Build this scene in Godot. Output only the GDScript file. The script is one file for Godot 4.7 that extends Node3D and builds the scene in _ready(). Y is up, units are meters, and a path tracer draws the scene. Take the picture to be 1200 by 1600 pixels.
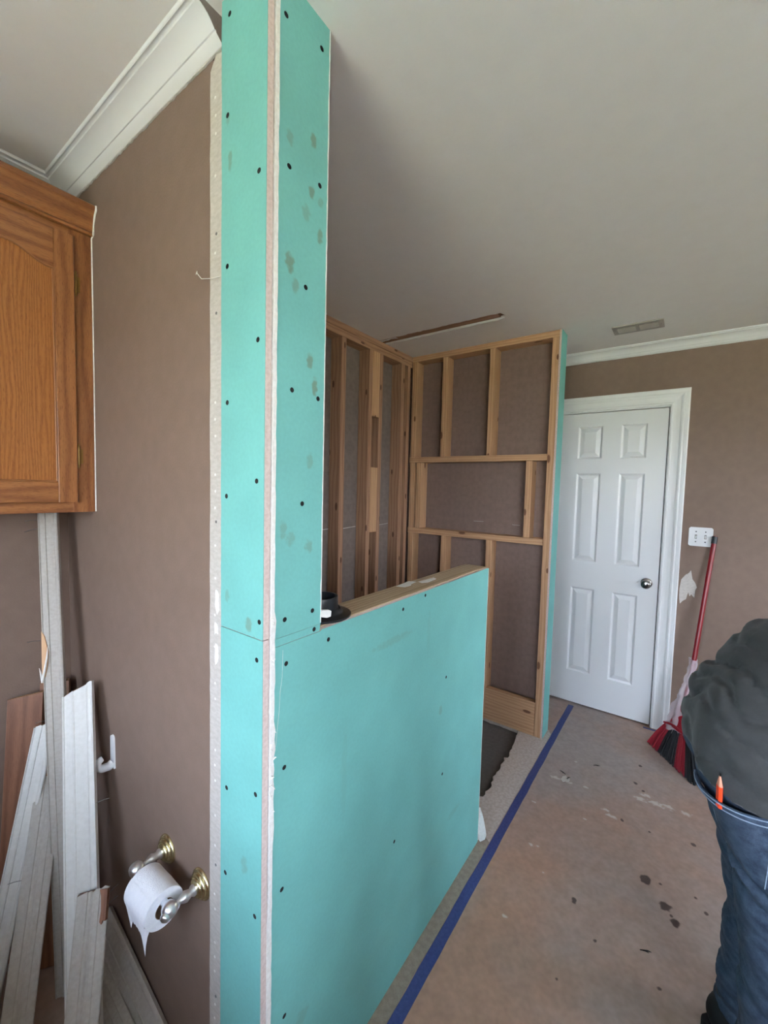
extends Node3D

# ------------------------------------------------------------------ layout (metres, y up; the passage runs along -z)
const H := 2.44          # ceiling
const XC := -0.6453      # face of the short green wall that looks along +x
const ZB := -0.524       # painted face of the alcove wall (looks along +z)
const ZG := -0.503       # green face at the end of the alcove wall
const ZW := -0.662       # shower side of the alcove wall
const XW := -1.7331      # left wall
const ZD := -3.150       # door wall
const XR := 3.10         # right wall
const ZK := 1.35         # wall behind, with the window

var rng := RandomNumberGenerator.new()
var mats := {}
var used := {}
var uv_shift := Vector2.ZERO

func _ready():
	rng.seed = 7
	setup_view()
	make_materials()
	build_shell()
	build_wing_wall()
	build_half_wall()
	build_shower_framing()
	build_door()
	build_trims()
	build_ceiling_vent()
	build_cabinet()
	build_paper_holder()
	build_scrap_boards()
	build_broom()
	build_small_things()
	build_person()

func setup_view():
	var cam = Camera3D.new()
	cam.name = "camera"
	cam.fov = rad_to_deg(2.0 * atan(800.0 / 652.18))
	cam.near = 0.02
	cam.far = 200.0
	cam.position = Vector3(0, 1.5102, 0)
	cam.basis = Basis(Vector3.UP, deg_to_rad(35.9527)) * Basis(Vector3.RIGHT, deg_to_rad(-3.4538)) * Basis(Vector3.BACK, deg_to_rad(1.4408))
	add_child(cam)
	cam.current = true
	var sky_mat = ProceduralSkyMaterial.new()
	sky_mat.sky_top_color = Color(0.80, 0.88, 1.0)
	sky_mat.sky_horizon_color = Color(0.93, 0.96, 1.0)
	sky_mat.sky_curve = 0.2
	sky_mat.ground_bottom_color = Color(0.25, 0.30, 0.2)
	sky_mat.ground_horizon_color = Color(0.45, 0.5, 0.42)
	sky_mat.sky_energy_multiplier = 3.0
	var sky = Sky.new()
	sky.sky_material = sky_mat
	# high sun from behind the house: it lights the lawn outside and never enters the window
	var sun = DirectionalLight3D.new()
	sun.name = "sun"
	sun.light_energy = 18.0
	sun.light_color = Color(1.0, 0.96, 0.9)
	sun.light_angular_distance = 0.6
	sun.shadow_enabled = true
	sun.sky_mode = DirectionalLight3D.SKY_MODE_LIGHT_ONLY
	sun.basis = Basis.looking_at(Vector3(0.1, -0.85, 0.45), Vector3.UP)
	add_child(sun)
	var env = Environment.new()
	env.background_mode = Environment.BG_SKY
	env.sky = sky
	env.ambient_light_source = Environment.AMBIENT_SOURCE_SKY
	env.tonemap_mode = Environment.TONE_MAPPER_LINEAR
	env.tonemap_exposure = 2.4
	env.sdfgi_enabled = true
	env.ssao_enabled = true
	env.ssil_enabled = true
	var we = WorldEnvironment.new()
	we.name = "world_environment"
	we.environment = env
	add_child(we)

# ------------------------------------------------------------------ naming
func numbered(called: String) -> String:
	if not used.has(called):
		used[called] = 0
		return called
	used[called] += 1
	return "%s_%03d" % [called, used[called]]

func tag(o, label: String, category: String, group := ""):
	o.set_meta("label", label)
	o.set_meta("category", category)
	if group != "":
		o.set_meta("group", group)
	return o

func thing(called: String, label: String, category: String, at := Vector3.ZERO, group := "") -> Node3D:
	var o = Node3D.new()
	o.name = numbered(called)
	o.position = at
	add_child(o)
	return tag(o, label, category, group)

func setting(called: String, label: String, category: String) -> Node3D:
	var o = Node3D.new()
	o.name = called
	add_child(o)
	o.set_meta("kind", "structure")
	return tag(o, label, category)

func commit(s: SurfaceTool, called: String, m: Material, parent = null) -> MeshInstance3D:
	var o = MeshInstance3D.new()
	o.mesh = s.commit()
	o.material_override = m
	o.cast_shadow = GeometryInstance3D.SHADOW_CASTING_SETTING_ON
	if parent == null:
		o.name = numbered(called)
		add_child(o)
	else:
		o.name = called
		if parent.is_inside_tree() and parent.get_parent() == self:
			o.position = -parent.position if parent.basis.is_equal_approx(Basis()) else Vector3.ZERO
		parent.add_child(o, true)
	return o

# ------------------------------------------------------------------ mesh helpers
func begin() -> SurfaceTool:
	var s = SurfaceTool.new()
	s.begin(Mesh.PRIMITIVE_TRIANGLES)
	return s

func vert(s: SurfaceTool, p: Vector3, n: Vector3, uv: Vector2):
	s.set_normal(n)
	s.set_uv(uv)
	s.add_vertex(p)

func tri(s: SurfaceTool, a: Vector3, b: Vector3, c: Vector3, na: Vector3, nb: Vector3, nc: Vector3, ua: Vector2, ub: Vector2, uc: Vector2):
	if (c - a).cross(b - a).dot(na + nb + nc) >= 0.0:
		vert(s, a, na, ua); vert(s, b, nb, ub); vert(s, c, nc, uc)
	else:
		vert(s, a, na, ua); vert(s, c, nc, uc); vert(s, b, nb, ub)

func quad(s: SurfaceTool, a: Vector3, b: Vector3, c: Vector3, d: Vector3, n: Vector3, ua := Vector2(0, 0), ub := Vector2(1, 0), uc := Vector2(1, 1), ud := Vector2(0, 1)):
	tri(s, a, b, c, n, n, n, ua, ub, uc)
	tri(s, a, c, d, n, n, n, ua, uc, ud)

func area2(poly: PackedVector2Array) -> float:
	var t := 0.0
	for i in poly.size():
		var p = poly[i]
		var q = poly[(i + 1) % poly.size()]
		t += p.x * q.y - q.x * p.y
	return t * 0.5

# extrude a 2D outline (local x, y) from local z = 0 to z = length; edges softer than 35 degrees are smoothed
func prism(s: SurfaceTool, poly: PackedVector2Array, xf: Transform3D, length: float, caps := true):
	var n = poly.size()
	var sg = signf(area2(poly))
	var en = []
	for i in n:
		var d = poly[(i + 1) % n] - poly[i]
		en.append(Vector2(d.y, -d.x).normalized() * sg)
	var per := 0.0
	for i in n:
		var a = poly[i]
		var b = poly[(i + 1) % n]
		var na: Vector2 = en[i]
		var nb: Vector2 = en[i]
		var pv: Vector2 = en[(i + n - 1) % n]
		var nx: Vector2 = en[(i + 1) % n]
		if pv.dot(na) > 0.82: na = (pv + na).normalized()
		if nx.dot(nb) > 0.82: nb = (nx + nb).normalized()
		var L = a.distance_to(b)
		var p0 = xf * Vector3(a.x, a.y, 0)
		var p1 = xf * Vector3(b.x, b.y, 0)
		var p2 = xf * Vector3(b.x, b.y, length)
		var p3 = xf * Vector3(a.x, a.y, length)
		var w0 = (xf.basis * Vector3(na.x, na.y, 0)).normalized()
		var w1 = (xf.basis * Vector3(nb.x, nb.y, 0)).normalized()
		var u0 = Vector2(per, 0) + uv_shift
		var u1 = Vector2(per + L, 0) + uv_shift
		var v = Vector2(0, length)
		tri(s, p0, p1, p2, w0, w1, w1, u0, u1, u1 + v)
		tri(s, p0, p2, p3, w0, w1, w0, u0, u1 + v, u0 + v)
		per += L
	if caps:
		var idx = Geometry2D.triangulate_polygon(poly)
		var zn = (xf.basis * Vector3(0, 0, 1)).normalized()
		for k in range(0, idx.size(), 3):
			var q = [poly[idx[k]], poly[idx[k + 1]], poly[idx[k + 2]]]
			var lo = []
			var hi = []
			for c in q:
				lo.append(xf * Vector3(c.x, c.y, 0))
				hi.append(xf * Vector3(c.x, c.y, length))
			tri(s, lo[0], lo[1], lo[2], -zn, -zn, -zn, q[0] + uv_shift, q[1] + uv_shift, q[2] + uv_shift)
			tri(s, hi[0], hi[1], hi[2], zn, zn, zn, q[0] + uv_shift, q[1] + uv_shift, q[2] + uv_shift)

func rrect(w: float, h: float, b: float) -> PackedVector2Array:
	var x = w * 0.5
	var y = h * 0.5
	if b <= 0.0:
		return PackedVector2Array([Vector2(-x, -y), Vector2(x, -y), Vector2(x, y), Vector2(-x, y)])
	return PackedVector2Array([Vector2(-x + b, -y), Vector2(x - b, -y), Vector2(x, -y + b), Vector2(x, y - b), Vector2(x - b, y), Vector2(-x + b, y), Vector2(-x, y - b), Vector2(-x, -y + b)])

# frame whose z runs from a to b and whose x lies as near as it can to side
func along(a: Vector3, b: Vector3, side: Vector3) -> Transform3D:
	var z = (b - a).normalized()
	var x = (side - z * side.dot(z)).normalized()
	var y = z.cross(x)
	return Transform3D(Basis(x, y, z), a)

# a box from lo to hi whose long grain runs along axis (0, 1, 2)
func box(s: SurfaceTool, lo: Vector3, hi: Vector3, axis := 1, b := 0.0):
	var c = (lo + hi) * 0.5
	var d = hi - lo
	if axis == 0:
		prism(s, rrect(d.z, d.y, b), along(Vector3(lo.x, c.y, c.z), Vector3(hi.x, c.y, c.z), Vector3(0, 0, 1)), d.x)
	elif axis == 1:
		prism(s, rrect(d.x, d.z, b), along(Vector3(c.x, lo.y, c.z), Vector3(c.x, hi.y, c.z), Vector3(1, 0, 0)), d.y)
	else:
		prism(s, rrect(d.x, d.y, b), along(Vector3(c.x, c.y, lo.z), Vector3(c.x, c.y, hi.z), Vector3(1, 0, 0)), d.z)

func box_part(called: String, m: Material, parent, lo: Vector3, hi: Vector3, axis := 1, b := 0.0) -> MeshInstance3D:
	uv_shift = Vector2(rng.randf(), rng.randf() * 3.0)
	var s = begin()
	box(s, lo, hi, axis, b)
	uv_shift = Vector2.ZERO
	return commit(s, called, m, parent)

# grid of points [row][col] with smooth normals; out decides the side (a point inside the shape)
func grid(s: SurfaceTool, rows: Array, closed := false, flip := false, us := 1.0, vs := 1.0):
	var R = rows.size()
	var C = rows[0].size()
	var nor = []
	for i in R:
		var line = []
		for j in C:
			var a = rows[maxi(i - 1, 0)][j]
			var b = rows[mini(i + 1, R - 1)][j]
			var l = rows[i][(j - 1 + C) % C] if closed else rows[i][maxi(j - 1, 0)]
			var r = rows[i][(j + 1) % C] if closed else rows[i][mini(j + 1, C - 1)]
			var nn: Vector3 = (b - a).cross(r - l)
			if nn.length() < 1e-12:
				nn = (rows[mini(i + 1, R - 1)][(j + 1) % C] - rows[maxi(i - 1, 0)][j]).cross(r - l)
				if nn.length() < 1e-12:
					nn = Vector3.UP * 1e-3
			line.append(nn.normalized() * (-1.0 if flip else 1.0))
		nor.append(line)
	for i in R - 1:
		for j in (C if closed else C - 1):
			var k = (j + 1) % C
			var u0 = float(j) / C * us
			var u1 = float(j + 1) / C * us
			var v0 = float(i) / (R - 1) * vs
			var v1 = float(i + 1) / (R - 1) * vs
			tri(s, rows[i][j], rows[i][k], rows[i + 1][k], nor[i][j], nor[i][k], nor[i + 1][k], Vector2(u0, v0), Vector2(u1, v0), Vector2(u1, v1))
			tri(s, rows[i][j], rows[i + 1][k], rows[i + 1][j], nor[i][j], nor[i + 1][k], nor[i + 1][j], Vector2(u0, v0), Vector2(u1, v1), Vector2(u0, v1))

# revolve (radius, height) about local y; runs of equal points make sharp edges
func lathe(s: SurfaceTool, prof: Array, xf: Transform3D, n := 24):
	var k0 = 0
	for k in prof.size():
		var last = k == prof.size() - 1
		var sharp = false
		if not last and k > k0:
			var d0: Vector2 = (prof[k] - prof[k - 1]).normalized()
			var d1: Vector2 = (prof[k + 1] - prof[k]).normalized()
			sharp = d0.dot(d1) < 0.55
		if last or sharp:
			lathe_run(s, prof.slice(k0, k + 1), xf, n)
			k0 = k

func lathe_run(s: SurfaceTool, prof: Array, xf: Transform3D, n: int):
	var rn = []
	for i in prof.size():
		var d: Vector2 = prof[mini(i + 1, prof.size() - 1)] - prof[maxi(i - 1, 0)]
		rn.append(Vector2(d.y, -d.x).normalized())
	for i in prof.size() - 1:
		for j in n:
			var a0 = TAU * j / n
			var a1 = TAU * (j + 1) / n
			var pts = []
			var ns = []
			for q in [[i, a0], [i, a1], [i + 1, a1], [i + 1, a0]]:
				var p: Vector2 = prof[q[0]]
				var m: Vector2 = rn[q[0]]
				pts.append(xf * Vector3(p.x * cos(q[1]), p.y, p.x * sin(q[1])))
				ns.append((xf.basis * Vector3(m.x * cos(q[1]), m.y, m.x * sin(q[1]))).normalized())
			tri(s, pts[0], pts[1], pts[2], ns[0], ns[1], ns[2], Vector2(float(j) / n, i), Vector2(float(j + 1) / n, i), Vector2(float(j + 1) / n, i + 1))
			tri(s, pts[0], pts[2], pts[3], ns[0], ns[2], ns[3], Vector2(float(j) / n, i), Vector2(float(j + 1) / n, i + 1), Vector2(float(j) / n, i + 1))

# frame whose y axis is dir
func facing(at: Vector3, dir: Vector3) -> Transform3D:
	var y = dir.normalized()
	var x = y.cross(Vector3(0, 0, 1))
	if x.length() < 0.1:
		x = y.cross(Vector3(1, 0, 0))
	x = x.normalized()
	return Transform3D(Basis(x, y, x.cross(y)), at)

func tube(s: SurfaceTool, pts: Array, rad, n := 8):
	var rows = []
	var ref = Vector3(0.31, 0.77, 0.56)
	for i in pts.size():
		var d: Vector3 = (pts[mini(i + 1, pts.size() - 1)] - pts[maxi(i - 1, 0)]).normalized()
		var x = d.cross(ref).normalized()
		var y = d.cross(x)
		var r: float = rad[i] if rad is Array else rad
		var line = []
		for j in n:
			line.append(pts[i] + (x * cos(TAU * j / n) + y * sin(TAU * j / n)) * r)
		rows.append(line)
	for i in rows.size() - 1:
		for j in n:
			var k = (j + 1) % n
			var q = [rows[i][j], rows[i][k], rows[i + 1][k], rows[i + 1][j]]
			var ns = [(q[0] - pts[i]).normalized(), (q[1] - pts[i]).normalized(), (q[2] - pts[i + 1]).normalized(), (q[3] - pts[i + 1]).normalized()]
			tri(s, q[0], q[1], q[2], ns[0], ns[1], ns[2], Vector2(0, i), Vector2(1, i), Vector2(1, i + 1))
			tri(s, q[0], q[2], q[3], ns[0], ns[2], ns[3], Vector2(0, i), Vector2(1, i + 1), Vector2(0, i + 1))
	for e in [0, pts.size() - 1]:
		var d: Vector3 = (pts[0] - pts[1]) if e == 0 else (pts[e] - pts[e - 1])
		d = d.normalized()
		for j in range(1, n - 1):
			tri(s, rows[e][0], rows[e][j], rows[e][j + 1], d, d, d, Vector2(0, 0), Vector2(1, 0), Vector2(1, 1))

# an outline walked from a to b with ragged offsets across it
func ragged(a: Vector2, b: Vector2, steps: int, amount: float) -> Array:
	var out = []
	var d = (b - a).normalized()
	var nn = Vector2(-d.y, d.x)
	for i in steps + 1:
		out.append(a.lerp(b, float(i) / steps) + nn * rng.randf_range(-amount, amount))
	return out

# ------------------------------------------------------------------ materials
func noise(seed_: int, freq: float, octaves := 3) -> FastNoiseLite:
	var n = FastNoiseLite.new()
	n.seed = seed_
	n.noise_type = FastNoiseLite.TYPE_SIMPLEX_SMOOTH
	n.frequency = freq
	n.fractal_octaves = octaves
	return n

func tex(w: int, h: int, f: Callable) -> ImageTexture:
	var by = PackedByteArray()
	by.resize(w * h * 3)
	var k = 0
	for y in h:
		for x in w:
			var c: Color = f.call(x, y)
			by[k] = clampi(int(c.r * 255.0 + 0.5), 0, 255)
			by[k + 1] = clampi(int(c.g * 255.0 + 0.5), 0, 255)
			by[k + 2] = clampi(int(c.b * 255.0 + 0.5), 0, 255)
			k += 3
	return ImageTexture.create_from_image(Image.create_from_data(w, h, false, Image.FORMAT_RGB8, by))

func plain(col: Color, rough := 0.7, metal := 0.0) -> StandardMaterial3D:
	var m = StandardMaterial3D.new()
	m.albedo_color = col
	m.roughness = rough
	m.metallic = metal
	return m

func textured(t: Texture2D, rough: float, su: float, sv: float) -> StandardMaterial3D:
	var m = StandardMaterial3D.new()
	m.albedo_texture = t
	m.roughness = rough
	m.uv1_scale = Vector3(su, sv, 1)
	return m

func tri_mat(t: Texture2D, rough: float, per_m: float) -> StandardMaterial3D:
	var m = textured(t, rough, 1, 1)
	m.uv1_triplanar = true
	m.uv1_world_triplanar = true
	m.uv1_scale = Vector3.ONE * per_m
	return m

func pingpong_i(x: int, w: int) -> float:
	return float(x * 2) if x * 2 < w else float(w * 2 - x * 2 - 1)

# grain runs along v; dark and light wood colours, knots at pixel places [x, y, r]
func wood_tex(w: int, h: int, seed_: int, light: Color, dark: Color, ring: float, pores: float, knots: Array) -> ImageTexture:
	var n1 = noise(seed_, 0.006)
	var n2 = noise(seed_ + 1, 0.09)
	var n3 = noise(seed_ + 2, 0.4, 2)
	return tex(w, h, func(x, y):
		var px = pingpong_i(x, w)
		var py = pingpong_i(y, h)
		var bend := 0.0
		var kn := 0.0
		for k in knots:
			var dx = (x - k[0]) / float(k[2])
			var dy = (y - k[1]) / (k[2] * 1.7)
			var d = sqrt(dx * dx + dy * dy)
			bend += 26.0 * exp(-d * d * 0.35) * signf(dx + 0.001) * minf(absf(dx), 1.0)
			kn = maxf(kn, smoothstep(1.15, 0.75, d))
		var g = px + bend + 42.0 * n1.get_noise_2d(px * 0.6, py * 0.16)
		var r = pow(0.5 + 0.5 * sin(g * ring), 2.0)
		var streak = 0.5 + 0.5 * n2.get_noise_2d((px + bend) * 2.2, py * 0.035)
		var pore = smoothstep(0.25, 0.6, n3.get_noise_2d(px * 1.6, py * 0.04)) * pores
		var t = clampf(r * 0.45 + streak * 0.5 + pore * 0.6 - 0.05, 0, 1)
		var c = light.lerp(dark, t)
		return c.lerp(Color(dark.r * 0.55, dark.g * 0.45, dark.b * 0.38), kn * 0.75))

# mottled surface: base colour with two scales of noise
func mottle(w: int, h: int, seed_: int, a: Color, b: Color, coarse: float, fine: float, mix_fine := 0.3) -> ImageTexture:
	var n1 = noise(seed_, coarse, 3)
	var n2 = noise(seed_ + 5, fine, 2)
	return tex(w, h, func(x, y):
		var px = pingpong_i(x, w)
		var py = pingpong_i(y, h)
		var t = 0.5 + 0.62 * n1.get_noise_2d(px, py) + mix_fine * n2.get_noise_2d(px, py)
		return a.lerp(b, clampf(t, 0, 1)))

func bump(w: int, seed_: int, freq: float, strength: float) -> ImageTexture:
	var n = noise(seed_, freq, 4)
	var im = Image.create(w, w, false, Image.FORMAT_RGB8)
	for y in w:
		for x in w:
			var v = 0.5 + 0.5 * n.get_noise_2d(pingpong_i(x, w), pingpong_i(y, w))
			im.set_pixel(x, y, Color(v, v, v))
	im.bump_map_to_normal_map(strength)
	return ImageTexture.create_from_image(im)

func with_bump(m: StandardMaterial3D, t: Texture2D, amount: float) -> StandardMaterial3D:
	m.normal_enabled = true
	m.normal_texture = t
	m.normal_scale = amount
	return m

# green moisture board, cap UV in metres over w by h, with brown finger smudges [u, v, ru, rv, strength]
func green_mat(w: float, h: float, seed_: int, smudges: Array, u0 := 0.0, v0 := 0.0) -> StandardMaterial3D:
	var W = 96 if w < 0.3 else 384
	var HH = 640 if w < 0.3 else 400
	var n1 = noise(seed_, 0.012, 3)
	var n2 = noise(seed_ + 3, 0.22, 2)
	var base = Color(0.445, 0.708, 0.680)
	var t = tex(W, HH, func(x, y):
		var u = u0 + w * (x + 0.5) / W
		var v = v0 + h * (y + 0.5) / HH
		var sx = u * 400.0
		var sy = v * 400.0
		var q = 1.0 + 0.035 * n1.get_noise_2d(sx, sy) + 0.02 * n2.get_noise_2d(sx, sy)
		var c = Color(base.r * q, base.g * q, base.b * q)
		for k in smudges:
			var dx = (u - k[0]) / k[2]
			var dy = (v - k[1]) / k[3]
			var d = dx * dx + dy * dy + 0.7 * n2.get_noise_2d(sx * 0.7, sy * 0.7)
			c = c.lerp(Color(0.42, 0.47, 0.38), k[4] * smoothstep(1.3, 0.2, d))
		return c)
	var m = textured(t, 0.62, 1.0 / w, 1.0 / h)
	m.uv1_offset = Vector3(-u0 / w, -v0 / h, 0)
	return m

func make_materials():
	var paint = mottle(256, 256, 11, Color(0.490, 0.412, 0.362), Color(0.515, 0.435, 0.385), 0.012, 0.2, 0.25)
	mats.paint = with_bump(tri_mat(paint, 0.58, 1.1), bump(256, 41, 0.12, 2.0), 0.10)
	mats.paint.uv1_scale = Vector3.ONE * 2.2
	mats.paint.metallic_specular = 0.35
	mats.ceiling = with_bump(tri_mat(mottle(256, 256, 12, Color(0.885, 0.862, 0.838), Color(0.897, 0.876, 0.854), 0.015, 0.3, 0.2), 0.85, 1.3), bump(256, 42, 0.1, 2.0), 0.04)
	mats.white = plain(Color(0.86, 0.86, 0.86), 0.38)
	mats.trim_white = plain(Color(0.87, 0.87, 0.868), 0.4)
	mats.vent = plain(Color(0.64, 0.61, 0.575), 0.5)
	mats.old_white = tri_mat(mottle(256, 256, 14, Color(0.76, 0.75, 0.72), Color(0.82, 0.81, 0.79), 0.03, 0.3, 0.25), 0.45, 4.0)
	mats.dusty_white = tri_mat(mottle(256, 256, 15, Color(0.62, 0.59, 0.55), Color(0.70, 0.675, 0.64), 0.04, 0.3, 0.3), 0.6, 4.0)
	mats.oak = textured(wood_tex(320, 768, 21, Color(0.680, 0.450, 0.260), Color(0.440, 0.250, 0.130), 0.075, 0.8, []), 0.36, 4.0, 1.25)
	mats.oak.clearcoat_enabled = true
	mats.oak.clearcoat = 0.25
	mats.oak.clearcoat_roughness = 0.35
	mats.oak_panel = textured(wood_tex(320, 640, 25, Color(0.700, 0.455, 0.235), Color(0.520, 0.300, 0.140), 0.33, 1.0, []), 0.36, 4.0, 1.25)
	mats.pine = textured(wood_tex(256, 1024, 31, Color(0.815, 0.665, 0.510), Color(0.670, 0.490, 0.345), 0.11, 0.15, [[40, 180, 9], [190, 420, 12], [90, 700, 10], [220, 900, 8]]), 0.68, 5.0, 0.8)
	mats.pine_old = textured(wood_tex(256, 1024, 35, Color(0.700, 0.545, 0.425), Color(0.530, 0.385, 0.295), 0.09, 0.2, [[60, 120, 10], [170, 300, 9], [110, 560, 12], [30, 820, 9], [200, 960, 10]]), 0.72, 5.0, 0.8)
	mats.pine_cap = textured(wood_tex(256, 512, 39, Color(0.785, 0.695, 0.570), Color(0.560, 0.465, 0.355), 0.16, 0.5, [[120, 400, 14]]), 0.75, 5.0, 1.0)
	mats.stained = textured(wood_tex(256, 640, 45, Color(0.560, 0.385, 0.285), Color(0.400, 0.250, 0.175), 0.09, 0.5, []), 0.5, 5.0, 1.2)
	mats.sheath = tri_mat(mottle(256, 256, 16, Color(0.500, 0.418, 0.375), Color(0.550, 0.464, 0.420), 0.02, 0.3, 0.3), 0.8, 2.0)
	mats.sheath_grey = tri_mat(mottle(256, 256, 17, Color(0.440, 0.392, 0.362), Color(0.500, 0.448, 0.415), 0.02, 0.3, 0.3), 0.85, 2.0)
	mats.gypsum = tri_mat(mottle(128, 128, 18, Color(0.78, 0.69, 0.65), Color(0.86, 0.79, 0.76), 0.06, 0.4, 0.4), 0.9, 6.0)
	mats.paper_white = tri_mat(mottle(128, 128, 19, Color(0.84, 0.82, 0.79), Color(0.92, 0.91, 0.89), 0.05, 0.4, 0.4), 0.85, 5.0)
	mats.bead = tri_mat(mottle(128, 256, 20, Color(0.70, 0.67, 0.63), Color(0.78, 0.75, 0.72), 0.05, 0.3, 0.4), 0.6, 4.0)
	mats.concrete = with_bump(tri_mat(mottle(512, 512, 22, Color(0.68, 0.625, 0.575), Color(0.78, 0.735, 0.69), 0.02, 0.30, 0.35), 0.9, 2.6), bump(256, 43, 0.16, 4.0), 0.12)
	mats.dusty_floor = with_bump(tri_mat(mottle(256, 256, 29, Color(0.52, 0.465, 0.405), Color(0.60, 0.545, 0.48), 0.03, 0.3, 0.4), 0.9, 3.0), bump(128, 46, 0.2, 3.0), 0.3)
	mats.mortar = tri_mat(mottle(256, 256, 23, Color(0.335, 0.32, 0.305), Color(0.385, 0.37, 0.352), 0.03, 0.3, 0.4), 0.85, 2.0)
	mats.tape = tri_mat(mottle(256, 256, 24, Color(0.185, 0.225, 0.430), Color(0.245, 0.290, 0.490), 0.03, 0.3, 0.5), 0.6, 4.0)
	mats.chrome = plain(Color(0.92, 0.93, 0.95), 0.3, 1.0)
	mats.nickel = plain(Color(0.62, 0.61, 0.60), 0.22, 1.0)
	mats.brass = plain(Color(0.84, 0.79, 0.62), 0.27, 1.0)
	mats.old_brass = plain(Color(0.62, 0.50, 0.30), 0.3, 1.0)
	mats.steel = plain(Color(0.52, 0.51, 0.50), 0.35, 1.0)
	mats.screw = plain(Color(0.045, 0.055, 0.055), 0.85, 0.0)
	mats.tissue = with_bump(tri_mat(mottle(128, 128, 26, Color(0.88, 0.88, 0.90), Color(0.92, 0.92, 0.93), 0.05, 0.4, 0.3), 0.95, 6.0), bump(128, 44, 0.3, 3.0), 0.3)
	mats.cardboard = plain(Color(0.52, 0.42, 0.33), 0.9)
	mats.black_plastic = plain(Color(0.115, 0.128, 0.140), 0.36)
	mats.dark = plain(Color(0.07, 0.06, 0.055), 0.9)
	mats.floor = textured(floor_tex(), 0.50, 1.0 / 2.4, 1.0 / 2.8)
	mats.floor.uv1_offset = Vector3(0.6055 / 2.4, 3.2 / 2.8, 0)
	mats.oak_rail = textured(mats.oak.albedo_texture, 0.36, 4.0, 1.25)
	mats.oak_rail.clearcoat_enabled = true
	mats.oak_rail.clearcoat = 0.25
	mats.oak_rail.clearcoat_roughness = 0.35
	mats.stained_pale = textured(wood_tex(192, 384, 47, Color(0.58, 0.41, 0.29), Color(0.40, 0.25, 0.16), 0.09, 0.4, []), 0.6, 5.0, 1.2)
	mats.red_metal = plain(Color(0.52, 0.055, 0.10), 0.28)
	mats.red_plastic = plain(Color(0.60, 0.09, 0.15), 0.4)
	mats.red_fibre = plain(Color(0.62, 0.10, 0.17), 0.6)
	mats.black_fibre = plain(Color(0.075, 0.075, 0.085), 0.6)
	mats.clear_film = plain(Color(0.95, 0.90, 0.92, 0.40), 0.3)
	mats.clear_film.transparency = BaseMaterial3D.TRANSPARENCY_ALPHA
	mats.dark_steel = plain(Color(0.16, 0.15, 0.15), 0.45, 0.6)
	mats.twig = plain(Color(0.12, 0.085, 0.07), 0.9)
	mats.skin = plain(Color(0.66, 0.47, 0.37), 0.55)
	mats.eye = plain(Color(0.86, 0.84, 0.82), 0.2)
	mats.hair = plain(Color(0.075, 0.055, 0.045), 0.7)
	mats.denim = tri_mat(mottle(256, 256, 27, Color(0.095, 0.148, 0.225), Color(0.290, 0.345, 0.410), 0.03, 0.35, 0.40), 0.85, 2.4)
	mats.stitch = plain(Color(0.50, 0.56, 0.63), 0.9)
	mats.shirt = tri_mat(mottle(128, 128, 28, Color(0.185, 0.188, 0.188), Color(0.230, 0.233, 0.233), 0.03, 0.4, 0.4), 0.95, 3.0)
	mats.shirt.rim_enabled = true
	mats.shirt.rim = 0.2
	mats.boot = plain(Color(0.035, 0.035, 0.038), 0.6)
	mats.sole = plain(Color(0.05, 0.05, 0.052), 0.7)
	mats.orange = plain(Color(0.93, 0.28, 0.13), 0.4)
	mats.pencil_wood = plain(Color(0.84, 0.58, 0.47), 0.7)
	mats.glass = plain(Color(1, 1, 1, 0.06), 0.05)
	mats.glass.transparency = BaseMaterial3D.TRANSPARENCY_ALPHA

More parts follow.
